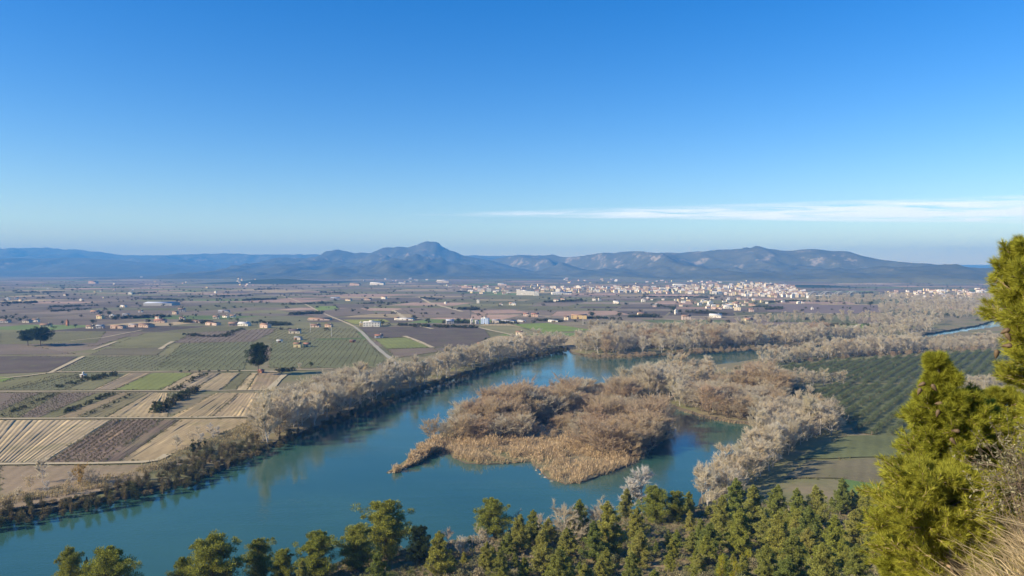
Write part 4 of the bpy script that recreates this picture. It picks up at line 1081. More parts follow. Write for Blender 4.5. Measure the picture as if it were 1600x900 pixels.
# filling pines further down the right slope
cand = scatter(world=[(-20, 178), (0, 205), (30, 226), (75, 244), (140, 246), (150, 200), (120, 120), (60, 120), (20, 150)], spacing=5.2, n=400, jitter_seed=60)
fill = []
for x, y in cand:
    if min(math.dist((x, y), q_) for q_ in PINE_XY) < 3.6: continue
    if float(fbm(np.array(x / 16.0), np.array(y / 16.0), 2)) < 0.49: continue
    fill.append((x, y))
fill = sorted(fill, key=lambda p: PX(p[0], p[1]))
for i, (x, y) in enumerate(fill[:110]):
    h = random.uniform(3.2, 8.2); s_ = h / 10.2
    plant('pine_tree', 'young_pine', i, x, y, float(hz(x, y)), s_ * random.uniform(1.0, 1.35), s_, ('tall' if h > 6.4 else 'low' if h < 4.4 else 'middling') + ' young pine ' + slope_spot(x, y)[1] + ' ' + slope_spot(x, y)[0], 'pine', 'low young pines on the near hillside')
# shrubs between them
sh = scatter(world=[(-75, 172), (-40, 200), (0, 220), (40, 240), (140, 250), (150, 190), (110, 110), (40, 110), (-40, 150)], spacing=2.9, n=2200, jitter_seed=61)
shr = [(x, y) for x, y in sh if np.interp(x, FX, FY) - y > 5 and min(math.dist((x, y), q_) for q_ in PINE_XY) > 2.6]
shr = sorted(shr, key=lambda p: p[1] + random.uniform(-60, 60))
for i, (x, y) in enumerate(shr[:240]):
    h = random.uniform(.8, 2.3) ** 1.0
    a, b_ = slope_spot(x, y)
    big = 'large' if h > 1.5 else 'small'
    plant('shrub', 'shrub', i, x, y, float(hz(x, y)), h * random.uniform(.8, 1.15), h * .9, f'{big} shrub {b_} {a}', 'shrub', 'shrubs on the near hillside', parts=False)
P = [(x, y, float(hz(x, y))) for x, y in scatter(world=[(-90, 160), (-40, 205), (0, 224), (40, 242), (150, 256), (160, 190), (110, 105), (30, 105), (-60, 130)], spacing=1.7, n=5200, jitter_seed=62) if np.interp(x, FX, FY) - y > 4]
n_ = len(P)
stuff_scatter('low_scrub', ['lowscrub'], P, RNG.uniform(1.0, 3.0, n_), RNG.uniform(.8, 2.8, n_), 'low dry scrub and herbs covering the near slope', 'scrub')
for i, (u, v, D) in enumerate([(1128, 884, 150), (1165, 880, 150), (1150, 893, 146)]):
    x, y, _ = AT(u, v, D); z_ = float(hz(x, y))
    plant('yellow_shrub', 'yellow_shrub', 0, x, y, z_, 1.2, max(.6, (AT(u, v - 20, D)[2] - z_) / 2.0), ['left one of three yellow green shrubs at the bottom edge', 'right one of three yellow green shrubs at the bottom edge', 'lowest of three yellow green shrubs at the bottom edge'][i], 'shrub', None)
# leafless trees of the near bank
for u, v, w, k, lab in [(1003, 728, 50, 'white', 'tall whitish poplar rising above the foreground pines'), (984, 744, 38, 'white', 'shorter whitish poplar just left of the tall one'), (892, 786, 52, 'tan', 'grey leafless tree left of the pine in the thicket'), (925, 786, 42, 'tan', 'grey leafless tree right of the pine in the thicket'),
                        (945, 783, 40, 'tan', 'grey leafless tree behind the full green pine'), (700, 820, 26, 'pale', 'pale leafless tree behind the light green pine'), (722, 832, 24, 'pale', 'small pale leafless tree left of the thin pole'), (754, 824, 26, 'tan', 'small brownish leafless tree right of the thin pole'),
                        (845, 797, 26, 'pale', 'thin pale leafless tree beside the slim pine'), (806, 800, 22, 'tan', 'small leafless tree by the water right of the pole')]:
    best = None
    for D in np.arange(150, 262, 1.0):
        x, y, zt = AT(u, v, D)
        if D > np.interp(x, FX, FY) - 4: break
        h = zt - float(hz(x, y)); e = abs(h - (w * D / FPX * 1.1 + 2.5))
        if best is None or e < best[0]: best = (e, x, y, h, w * D / FPX)
    _, x, y, h, wm_ = best
    plant('bare_tree', k, 1, x, y, float(hz(x, y)), wm_ / 7.6, h / BASEH[k], lab, 'tree', 'leafless trees of the near bank')
# thin pole among them
def pole(name, x, y, z, h, r, mat, label, arm=1.2):
    root = obj(name, None, loc=(x, y, z))
    Vv, Fa = tubes([[0, 0, -.5]], [[0, 0, h]], [r], [r * .7], 8); obj('post', mesh_np('post', Vv, Fa, [M[mat]]), root)
    Vv, Fa = box(-arm, arm, -.06, .06, h - .5, h - .36); obj('crossarm', mesh_np('crossarm', Vv, Fa, [M[mat]]), root)
    for sx in (-.85, 0, .85):
        Vv, Fa = tubes([[sx * arm, 0, h - .36]], [[sx * arm, 0, h - .08]], [.05], [.03], 6); obj('insulator', mesh_np('insulator', Vv, Fa, [M['metal_white']]), root)
    tag(root, label, 'pole')
    return root
x, y, zt = AT(738, 836, 196)
pole('utility_pole', x, y, float(hz(x, y)), zt - float(hz(x, y)), .12, 'pole', 'thin dark pole among the pines near the water', .5)
for u, v, h, lab in [(518, 526, 14, 'pale utility pole in the green field left of the road'), (485, 519, 11, 'pale utility pole beside the grey roofed farmhouse'), (586, 487, 12, 'pale utility pole in the brown fields beyond the road'), (911, 508, 12, 'pale utility pole in the bright green field'), (1168, 469, 26, 'tall pale pole before the town')]:
    x, y = G(u, v); pole('utility_pole', x, y, 0, h, .28, 'pale_pole', lab)

# ------------------------------------------------------------------ trees and hedges of the plain
plant('stone_pine', 'stone_pine', 0, *G(44, 540), 0, 2.0, 1.35, 'left half of the broad dark tree pair in the far left field', 'pine', None)
plant('stone_pine', 'stone_pine', 1, *G(63, 541), 0, 2.4, 1.55, 'right taller half of the broad dark tree pair in the far left field', 'pine', None)
plant('stone_pine', 'stone_pine', 0, *G(403, 587), 0, 1.7, 2.0, 'big dark pine standing alone beside the field track', 'pine', None)
nt_ = [(283, 583, .55), (296, 582, .5), (312, 582, .5), (327, 582, .5), (342, 582, .5), (356, 582, .45), (374, 582, .45)]
for i, (u, v, s) in enumerate(nt_):
    plant('round_tree', 'round_tree', i, *G(u, v), 0, s * .8, s * .75, f'small dark tree, {["first", *ORD[1:]][i]} from left in the row along the field track', 'tree', 'row of small trees along the track')
pl = [(145, 507, 1.5, 'round dark tree above the left farmhouses'), (158, 493, 1.6, 'dark tree behind the orange gabled farmhouse'), (170, 494, 1.8, 'wide dark tree right of the orange gabled farmhouse'), (185, 498, 1.4, 'dark tree at the start of the long hedge'),
      (205, 498, 1.2, 'dark tree in the middle of the long hedge'), (225, 497, 1.1, 'dark tree near the end of the long hedge'), (266, 511, 1.2, 'dark tree between the salmon farmhouses'), (118, 512, 1.0, 'dark bush by the brick tower'), (98, 507, 1.0, 'loose tree left of the brick tower'),
      (395, 507, 1.0, 'dark tree right of the white farmhouse'), (402, 507, 1.1, 'dark pointed tree at the end of the farm row'), (50, 459, 2.2, 'dark far tree above the long left hedge'), (105, 465, 2.0, 'round bush in the far left plain'), (407, 505, 1.2, 'dark tree behind the pink farmhouse'), (430, 508, 1.0, 'dark tree right of the pink farmhouse'),
      (646, 499, 1.5, 'dark tree at the end of the white wall'), (650, 500, 1.2, 'small dark tree behind the white wall end'), (569, 509, 1.0, 'dark tree left of the white box building'), (598, 509, 1.3, 'dark tree right of the white box building'), (716, 505, 1.5, 'dark tree between the blue grey and white buildings'), (726, 505, 1.3, 'dark tree left of the white tower building'),
      (925, 497, 2.1, 'big dark tree right of the orange roofed barn'), (968, 496, 1.9, 'dark round tree in the fields right of the barn'), (1053, 487, 2.0, 'dark tree beside the small white tower'), (1062, 490, 1.6, 'dark tree right of the small white tower'), (1095, 490, 1.6, 'dark tree in the clump left of the long white barn'), (1105, 490, 1.4, 'lower dark tree in the clump left of the long white barn'),
      (978, 478, 1.6, 'dark tree above the fields beyond the barn'), (858, 470, 1.8, 'dark tree among the cluster before the warehouses'), (908, 471, 1.8, 'dark tree right of the cluster before the warehouses'), (1178, 498, 1.2, 'dark tree behind the cream waterside house'), (759, 533, .75, 'small round tree alone in the dark ploughed field'), (937, 469, 1.6, 'dark tree beside the two white cottages'), (828, 497, 1.0, 'dark tree below the salmon farmhouses'), (1360, 480, 2.4, 'round grey tree at the edge of the far brown field')]
for i, (u, v, s, lab) in enumerate(pl):
    plant('round_tree', 'round_tree', i, *G(u, v), 0, s * random.uniform(.85, 1.1), s * random.uniform(.7, .9), lab, 'tree', 'dark trees of the plain')
plant('cypress_tree', 'cypress', 0, *G(670, 505), 0, 1.0, .95, 'lone dark cypress beside the pale track', 'tree', None)
plant('cypress_tree', 'cypress', 0, *G(502, 491), 0, 1.0, .95, 'lone dark cypress beside the main road', 'tree', None)
plant('bare_tree', 'tan', 0, *G(468, 577), 0, .5, .5, 'small dark leafless tree by the track before the river trees', 'tree', None)
plant('round_tree', 'round_tree', 1, *G(486, 574), 0, .7, .75, 'dark palm like tree by the track before the river trees', 'tree', None)
# long hedge clumps in the near fields
hb = [((252, 647), (262, 638), 'dark'), ]
P, sx2, sz2 = [], [], []
def hedge(px, n, h, w=1.0, spread=2.5):
    q = [np.array(G(*p)) for p in px]
    for k in range(n):
        t = random.random() * (len(q) - 1); i = min(int(t), len(q) - 2)
        p = q[i] + (q[i + 1] - q[i]) * (t - i) + np.random.default_rng(k).normal(0, 1, 2) * spread
        P.append((p[0], p[1], 0)); hh = h * random.uniform(.7, 1.2) / 3.6; sx2.append(hh * w); sz2.append(hh)
hedge([(244, 647), (262, 634), (285, 621), (300, 612)], 40, 4.6, .85, 2.2)
hedge([(100, 645), (130, 634), (160, 622), (180, 614)], 40, 2.2, .8, 1.0)
hedge([(2, 650), (30, 640), (60, 627), (85, 617)], 30, 1.8, .8, .8)
hedge([(130, 650), (160, 640), (190, 625), (205, 617)], 20, 1.6, .8, .8)
hedge([(140, 595), (165, 588), (182, 586)], 26, 3.2, 1, 2.5)
hedge([(90, 607), (110, 600), (135, 594)], 16, 2.2, 1, 2)
hedge([(290, 598), (305, 592), (325, 585)], 18, 2.2, .8, 1.5)
hedge([(270, 612), (285, 604), (300, 595)], 18, 2.0, .8, 1.2)
hedge([(125, 591), (140, 591)], 6, 2.5, 1, 2)
hedge([(430, 581), (445, 580), (458, 579)], 16, 3.4, 1, 1.5)
hedge([(285, 522), (310, 526), (345, 527), (360, 523)], 40, 3.4, 1, 3)
hedge([(345, 526), (365, 519), (380, 515)], 24, 3, 1, 2)
for q in [((25, 457.5), (55, 457)), ((68, 457), (95, 457)), ((0, 475), (60, 473)), ((80, 480), (150, 478)), ((80, 487), (140, 483)), ((170, 446), (245, 444)), ((168, 499), (268, 495)), ((280, 503), (335, 505)), ((300, 465), (395, 462)), ((200, 460), (240, 458)), ((225, 468), (300, 470)),
          ((660, 466), (684, 468)), ((715, 484), (748, 484)), ((605, 508), (700, 511)), ((650, 510), (740, 513)), ((700, 504), (735, 505)), ((770, 504), (800, 506)), ((410, 504), (450, 507)), ((425, 508), (445, 508)), ((460, 492), (500, 490)), ((840, 501), (880, 503)), ((905, 497), (950, 498)), ((990, 496), (1020, 495)), ((1070, 488), (1130, 492)), ((1020, 476), (1050, 482)),
          ((1195, 474), (1240, 470)), ((1240, 471), (1310, 472)), ((1310, 462), (1360, 458)), ((850, 473), (910, 470)), ((1000, 464), (1060, 465)), ((1060, 464), (1120, 466)), ((715, 456), (730, 457)), ((1180, 480), (1200, 479)), ((1200, 484), (1218, 482)), ((590, 443), (640, 440)), ((650, 436), (740, 434)), ((400, 453), (440, 452)), ((500, 457), (560, 460)), ((450, 476), (520, 474)), ((560, 475), (640, 473)), ((380, 470), (430, 468)), ((1280, 510), (1330, 509)), ((1360, 511), (1420, 512))]:
    hedge(q, 40, random.uniform(3.2, 6), 1.2, 5)
for a, b_ in random.sample(PARCEL_EDGES, int(len(PARCEL_EDGES) * .22)):
    m_ = (a + b_) / 2
    if abs(m_[0]) > .74 * m_[1] + 60 or m_[1] < 950 or m_[1] > 5200: continue
    if is_water(m_[0], m_[1]): continue
    L_ = np.linalg.norm(b_ - a); k0, k1 = sorted((random.random(), random.random()))
    for k in range(int(L_ * (k1 - k0) / random.choice([9, 14, 30]))):
        p = a + (b_ - a) * random.uniform(k0, k1) + RNG.normal(0, 1.5, 2)
        hh = random.uniform(1.8, 5.5) / 3.6; P.append((p[0], p[1], 0)); sx2.append(hh * 1.1); sz2.append(hh)
for _ in range(900):                                  # scattered bushes, thicker round the towns
    u, v = random.uniform(0, 1560), 420 + 26 * (1 + random.expovariate(1.1))
    if v > 505: continue
    x, y = G(u, v)
    if is_water(x, y): continue
    hh = random.uniform(2.2, 6.5) / 3.6; P.append((x, y, 0)); sx2.append(hh * 1.15); sz2.append(hh)
stuff_scatter('hedgerow', ['hedge'], P, sx2, sz2, 'dark hedgerows and scattered bushes across the plain', 'hedge')

MW = []
for a, b_ in FIELD_EDGES:
    L_ = float(np.linalg.norm(b_ - a))
    if L_ > 900: continue
    for k in range(int(L_ / 2.2)):
        p = a + (b_ - a) * random.random() + RNG.normal(0, .8, 2)
        if float(fbm(np.array(p[0] / 18), np.array(p[1] / 18), 2)) > .42: MW.append((p[0], p[1], .05))
n_ = len(MW)
stuff_scatter('field_margin_weeds', ['lowscrub'], MW, RNG.uniform(.5, 1.5, n_), RNG.uniform(.4, 1.5, n_), 'dry weeds along the edges of the fields', 'weeds')

# ------------------------------------------------------------------ buildings
def gable(w, d, h, rise):
    """wall body with gable ends on +-x"""
    V_ = np.array([[-w, -d, 0], [w, -d, 0], [w, d, 0], [-w, d, 0], [-w, -d, h], [w, -d, h], [w, d, h], [-w, d, h], [-w, 0, h + rise], [w, 0, h + rise]], float) * [.5, .5, 1]
    return V_, [[0, 1, 5, 4], [2, 3, 7, 6], [1, 2, 6, 9, 5], [3, 0, 4, 8, 7]]
def roof_slabs(w, d, h, rise, ov=.45, th=.22):
    s = []
    for sg in (-1, 1):
        k = rise / (d / 2); x = w / 2 + ov; y1 = sg * (d / 2 + ov); z1 = h - k * ov
        V_ = np.array([[-x, 0, h + rise + .04], [x, 0, h + rise + .04], [x, y1, z1 + .04], [-x, y1, z1 + .04]]); U = V_ + [0, 0, th]
        s.append((np.concatenate([V_, U]), BOXF))
    return join_np(s)
def pyd(name, V_, F_, mats, mi=None):
    me = bpy.data.meshes.new(name); me.from_pydata(np.asarray(V_).tolist(), [], [list(f) for f in F_])
    for m_ in mats: me.materials.append(m_)
    if mi is not None: me.polygons.foreach_set('material_index', np.asarray(mi, np.int32))
    me.update(); return me
def openings(w, d, h, storeys, rng):
    """window and door places: (x, y, z, along-x?)"""
    o = []
    fh = h / storeys
    for s in range(storeys):
        for side in (-1, 1):
            n = max(1, int(w / 3.6))
            for k in range(n): o.append(((k + .5) / n * w - w / 2, side * d / 2, s * fh + fh * .35, True))
            n = max(1, int(d / 4.2))
            for k in range(n): o.append((side * w / 2, (k + .5) / n * d - d / 2, s * fh + fh * .35, False))
    return o
_wm = {}
def win_mesh(along):
    if along not in _wm:
        V_, F_ = box(-.55, .55, -.03, .05, 0, 1.3) if along else box(-.03, .05, -.55, .55, 0, 1.3)
        _wm[along] = mesh_np('window', V_, F_, [M['glass']])
    return _wm[along]
def house(name, u, v, wpx, hpx, wall, roof, kind, label, cat, group, rot=None, parts=True, depth=None):
    """kind: gable / flat / shed (long, low, shallow roof) / glass"""
    x, y = G(u, v); D = math.hypot(x, y)
    w, ht = wpx * y / FPX, hpx * y / FPX
    d = depth or min(w, max(5, w * .62 if kind != 'shed' else w * .45))
    rise = {'gable': min(d * .22, ht * .4), 'shed': min(d * .12, ht * .35), 'flat': 0, 'glass': min(d * .1, ht * .3)}[kind]
    h = max(2.2, ht - rise)
    st = max(1, round(h / 3.1))
    rot = random.uniform(-.45, .35) if rot is None else rot
    rng = np.random.default_rng(int(u * 7 + v))
    if kind == 'flat':
        wV, wF = box(-w / 2, w / 2, -d / 2, d / 2, -.3, h); wF = [list(f) for f in wF]
        rp = [box(-w / 2 - .15, w / 2 + .15, -d / 2 - .15, d / 2 + .15, h + .003, h + .35), box(-w * .15, w * .12, -d * .2, d * .15, h + .36, h + 2.0)]
        rV, rF = join_np(rp)
    else:
        wV, wF = gable(w, d, h, rise); wV[:4, 2] = -.3
        rV, rF = roof_slabs(w, d, h, rise, .45 if kind == 'gable' else .2)
    op = openings(w, d, h, st, rng) if kind != 'glass' else []
    if kind == 'shed': op = op[::2]
    if parts:
        root = obj(name, None, loc=(x, y, 0)); root.rotation_euler[2] = rot
        obj('wall', pyd('wall', wV, wF, [M['wall_' + wall]]), root)
        rf = obj('roof', mesh_np('roof', rV, rF, [M['roof_' + roof]]), root)
        if kind == 'gable' and w > 7:
            cV, cF = box(w * .22, w * .22 + .7, -.35, .35, h + rise * .6, h + rise + 1.1); obj('chimney', mesh_np('chimney', cV, cF, [M['wall_' + wall]]), rf)
        vis_ = [o for o in op if (o[3] and o[1] < 0) or (not o[3] and o[0] < 0)]
        dI = len([o for o in vis_ if o[3]]) // (2 * st) if vis_ else 0
        for i, (ox, oy, oz, al) in enumerate(vis_):
            if i == dI and oz < 3:
                V_, F_ = box(-.6 if kind != 'shed' else -1.6, .6 if kind != 'shed' else 1.6, -.05, .03, -.1, 2.3 if kind != 'shed' else min(3.2, h - .3))
                obj('door', mesh_np('door', V_, F_, [M['door']]), root, (ox, oy, 0))
            else: obj('window', win_mesh(al), root, (ox, oy, oz))
    else:
        W_ = [box(ox - .55, ox + .55, oy - .05, oy + .05, oz, oz + 1.3) if al else box(ox - .05, ox + .05, oy - .55, oy + .55, oz, oz + 1.3) for ox, oy, oz, al in op]
        Vs, Fs, mi = list(wV), [list(f) for f in wF], [0] * len(wF)
        for V_, F_, k in [(rV, rF, 1)] + [(a, b_, 2) for a, b_ in W_]:
            o_ = len(Vs); Vs += list(V_); Fs += [[q_ + o_ for q_ in f] for f in F_]; mi += [k] * len(F_)
        me = pyd(name, Vs, Fs, [M['wall_' + wall], M['roof_' + roof], M['glass']], mi)
        root = obj(name, me, loc=(x, y, 0)); root.rotation_euler[2] = rot
    tag(root, label, cat, group)
    THINGS.append((root, u))
    return root
FG = 'farm buildings of the plain'
farm = [
 (72, 511, 15, 5.5, 'yellow', 'brown', 'gable', 'pale yellow farmhouse left of the brick tower'), (9, 504, 13, 5, 'grey', 'brown', 'gable', 'grey farmhouse at the left edge of the plain'), (43, 504, 12, 5, 'stone', 'dark', 'gable', 'stone farmhouse in the left row, dark roof'),
 (56, 503, 9, 5, 'white', 'brown', 'gable', 'small white farmhouse at the right end of the left row'), (105.5, 509, 3.2, 8, 'brick', 'red', 'flat', 'narrow brick tower standing in the left plain'), (142, 513, 12, 5, 'cream', 'brown', 'gable', 'cream farmhouse below the round dark tree'),
 (157, 513, 11, 5.5, 'grey', 'grey', 'gable', 'grey farmhouse right of the cream one below the tree'), (185, 513, 21, 5, 'salmon', 'orange', 'shed', 'long salmon farm building with orange roof'), (209, 511, 14, 5, 'pink', 'grey', 'shed', 'pink shed with grey roof between two salmon buildings'),
 (228, 511, 22, 6, 'salmon', 'brown', 'gable', 'large salmon farmhouse right of the pink shed'), (157, 498, 10, 6, 'yellow', 'orange', 'gable', 'orange gabled farmhouse in front of dark trees'), (149, 489, 12, 4, 'pink', 'orange', 'gable', 'pink farmhouse above the orange gabled one'),
 (176, 497, 7, 4.5, 'white', 'pale', 'flat', 'small white block at the left of the long hedge'), (197, 494, 10, 4, 'white', 'grey', 'shed', 'white shed above the long hedge'), (220, 488, 6, 3.5, 'white', 'brown', 'gable', 'tiny white cottage above the long hedge'),
 (247, 498, 8, 3.5, 'white', 'orange', 'gable', 'white cottage above the red roofed farmhouse'), (251, 504, 16, 6, 'salmon', 'red', 'gable', 'red roofed farmhouse right of the long hedge'), (285, 501, 8, 6, 'cream', 'brown', 'gable', 'cream house right of the red roofed farmhouse'),
 (308, 504, 18, 4, 'pink', 'brown', 'shed', 'low pink farm building beside the cream house'), (284, 487, 10, 5.5, 'cream', 'brown', 'gable', 'cream farmhouse on the slight rise'), (274, 491, 8, 5, 'tan', 'brown', 'gable', 'tan farmhouse left of the one on the rise'),
 (333, 508, 22, 5, 'pink', 'brown', 'shed', 'wide pinkish farm building in the middle row'), (366, 509, 16, 6, 'salmon', 'brown', 'gable', 'salmon farmhouse between pink and white buildings'), (382, 509, 17, 6, 'white', 'pale', 'gable', 'bright white farmhouse at the end of the middle row'),
 (338, 498, 9, 4.5, 'cream', 'orange', 'gable', 'small cream house behind the pink farm building'), (353, 496, 9, 4, 'white', 'brown', 'gable', 'small white house, left of two behind the salmon farmhouse'), (364, 496, 8, 4, 'white', 'orange', 'gable', 'small white house, right of two behind the salmon farmhouse'), (350, 488, 16, 3.5, 'grey', 'grey', 'shed', 'grey shed behind the middle farm row'),
 (12, 469, 6, 3.5, 'white', 'pale', 'flat', 'leftmost white house of the far left plain'), (26, 468, 5, 4, 'white', 'brown', 'gable', 'second white house of the far left plain'), (33, 470, 6, 3, 'cream', 'brown', 'gable', 'cream cottage right of the far left white houses'), (127, 470, 5, 2.5, 'white', 'pale', 'flat', 'tiny white hut alone on the left plain'),
 (204, 460, 6, 3, 'white', 'pale', 'flat', 'white hut beside a dark far hedge'), (146, 443, 12, 4, 'pink', 'orange', 'gable', 'pink farm on the far left slopes'), (95, 426.5, 4, 3, 'white', 'pale', 'flat', 'tiny white house high on the far left slope'), (337, 458, 4, 2.6, 'white', 'pale', 'flat', 'tiny white hut below the far village'),
 (193, 480, 10, 3.2, 'white', 'pale', 'shed', 'white shed left of the greenhouse'), (415, 512, 15, 7, 'pink', 'orange', 'gable', 'pink farmhouse by the olive orchard'), (461, 521, 17, 7, 'cream', 'dark', 'gable', 'cream farmhouse with dark roof in the green field'), (465, 543, 11, 8, 'yellow', 'brown', 'gable', 'yellow two storey house near the river fields'),
 (480, 542, 10, 6.5, 'yellow', 'red', 'gable', 'red roofed house beside the yellow two storey house'), (466, 531, 11, 5, 'stone', 'grey', 'shed', 'grey shed behind the yellow two storey house'), (437, 535, 9, 2.5, 'white', 'pale', 'shed', 'low white tunnel in the green field'), (551, 535, 9, 2.5, 'brick', 'brown', 'shed', 'low brown hut beside the vine row'),
 (592, 528, 12, 5.5, 'white', 'red', 'gable', 'small red roofed barn at the edge of the dark field'), (581, 510, 26, 7, 'white', 'pale', 'flat', 'long white box building beside the main road'), (564, 509, 5, 5, 'yellow', 'pale', 'flat', 'small yellow hut left of the white box building'), (634, 500, 26, 3.2, 'white', 'pale', 'shed', 'long low white building at the track end'), (620, 500, 6, 4.5, 'white', 'brown', 'gable', 'small white house left of the long low building'),
 (493, 511, 14, 5, 'pink', 'brown', 'gable', 'pink house by the olive orchard, right side'), (514, 511, 11, 5, 'salmon', 'brown', 'gable', 'salmon house right of the pink orchard house'), (500, 500, 34, 3.4, 'pink', 'orange', 'shed', 'very long orange roofed farm building above the orchard'), (703, 506, 12, 7, 'grey', 'blue', 'gable', 'blue roofed grey farm building in the middle plain'),
 (737, 506, 4, 7, 'white', 'pale', 'flat', 'narrow white silo like building'), (745, 506, 6, 6, 'white', 'grey', 'gable', 'white building between narrow one and blue block'), (758, 506, 12, 9, 'blue', 'pale', 'flat', 'blue faced white block in the middle plain'), (775, 505, 11, 6, 'stone', 'grey', 'gable', 'grey stone barn right of the blue block'), (795, 504, 22, 4, 'white', 'grey', 'shed', 'long grey roofed white barn before the green field'),
 (812, 527, 11, 10, 'cream', 'brown', 'gable', 'tall cream house above the river trees'), (752, 541, 12, 6, 'stone', 'brown', 'gable', 'stone house half hidden behind the bank trees'), (905, 498, 24, 7, 'ochre', 'orange', 'shed', 'ochre barn with wide orange roof'), (885, 500, 7, 6, 'cream', 'brown', 'gable', 'cream house left of the ochre barn'),
 (836, 495, 11, 6, 'salmon', 'red', 'gable', 'salmon farmhouse with red roof'), (822, 494, 8, 5, 'pink', 'red', 'gable', 'pink house left of the salmon farmhouse'), (865, 503, 16, 3, 'white', 'pale', 'shed', 'low white shed by the bright green field'), (815, 503, 12, 3, 'white', 'pale', 'shed', 'low white shed at the left of the green field'),
 (1003, 494, 13, 6, 'cream', 'brown', 'gable', 'cream farmhouse alone in the fields right of centre'), (1072, 500, 13, 8, 'pink', 'brown', 'gable', 'pink house behind the far river wood'), (1118, 496, 18, 6, 'white', 'pale', 'gable', 'long white barn with pale roof near the far wood'), (1056, 491, 3.5, 6.5, 'white', 'pale', 'flat', 'small white tower beside dark trees'),
 (1169, 504, 13, 7, 'yellow', 'orange', 'gable', 'yellow house with orange roof near the far wood'), (1183, 498, 8, 5, 'cream', 'brown', 'gable', 'cream cottage behind the yellow house'), (1174, 487, 7, 5, 'pink', 'red', 'gable', 'pink red roofed house before the town'), (1152, 485, 10, 5, 'cream', 'pale', 'flat', 'cream block in the row before the town'), (1137, 482, 12, 5, 'white', 'pale', 'gable', 'white house in the row before the town'),
 (1120, 483, 16, 3.5, 'pink', 'orange', 'shed', 'low pink shed in the row before the town'), (1175, 478, 10, 4, 'salmon', 'orange', 'gable', 'salmon house before the town edge'), (1150, 476, 10, 4, 'pink', 'orange', 'gable', 'pink cottage above the row before the town'), (1110, 475, 8, 4, 'white', 'pale', 'flat', 'white block above the row before the town'), (928, 470, 5, 4.5, 'white', 'brown', 'gable', 'left one of the two white cottages'), (937, 470, 4.5, 4.5, 'white', 'brown', 'gable', 'right one of the two white cottages'),
 (963, 474, 9, 4, 'white', 'pale', 'gable', 'white cottage right of the pair'), (1005, 472, 6, 4, 'white', 'pale', 'flat', 'white block alone in the far green fields'), (870, 471, 9, 4, 'white', 'brown', 'gable', 'white house in the cluster before the warehouses'), (880, 470, 7, 4, 'cream', 'orange', 'gable', 'cream house in the cluster before the warehouses'), (803, 477, 6, 4, 'white', 'grey', 'gable', 'white cottage left of the scattered middle farms'), (800, 476.5, 9, 4, 'white', 'orange', 'gable', 'white farm with orange roof in the middle plain'),
 (747, 474, 4, 5, 'white', 'pale', 'flat', 'narrow white house among scattered middle cottages'), (783, 477, 5, 3.5, 'white', 'brown', 'gable', 'small white cottage left of the middle farm'), (696, 475, 3, 2.6, 'white', 'pale', 'flat', 'tiny white cube in the brown fields'), (1248, 474.5, 6, 3.5, 'white', 'pale', 'gable', 'left white hut on the far brown field'), (1254, 474, 4, 3.5, 'white', 'brown', 'gable', 'right white hut on the far brown field'), (1269, 484, 3.2, 3, 'white', 'pale', 'flat', 'white cube in the far brown field'), (1338, 514, 8, 4, 'stone', 'pale', 'flat', 'grey stone hut among the trees of the far bend'), (524, 468, 14, 3.4, 'grey', 'blue', 'shed', 'blue roofed shed beyond the main road'), (600, 467, 8, 4, 'white', 'orange', 'gable', 'white farmhouse in the cluster beyond the road'), (575, 469, 10, 3.5, 'pink', 'brown', 'gable', 'pink farmhouse in the cluster beyond the road'), (545, 470, 9, 3.5, 'cream', 'brown', 'gable', 'cream farmhouse in the cluster beyond the road'),
 (130, 590, 7, 2.6, 'white', 'pale', 'flat', 'low white hut among bushes in the near left fields'), (408, 583, 7, 5, 'brick', 'red', 'gable', 'small brick shed at the foot of the big lone pine')]
for f in farm:
    nm_ = 'barn' if f[6] == 'shed' else 'house'
    house(nm_, *f[:6], f[6], f[7], 'barn' if nm_ == 'barn' else 'house', None)
house('greenhouse', 253, 477, 44, 5.5, 'grey', 'blue', 'glass', 'large pale blue greenhouse on the left plain', 'greenhouse', None, rot=0.0, depth=40)
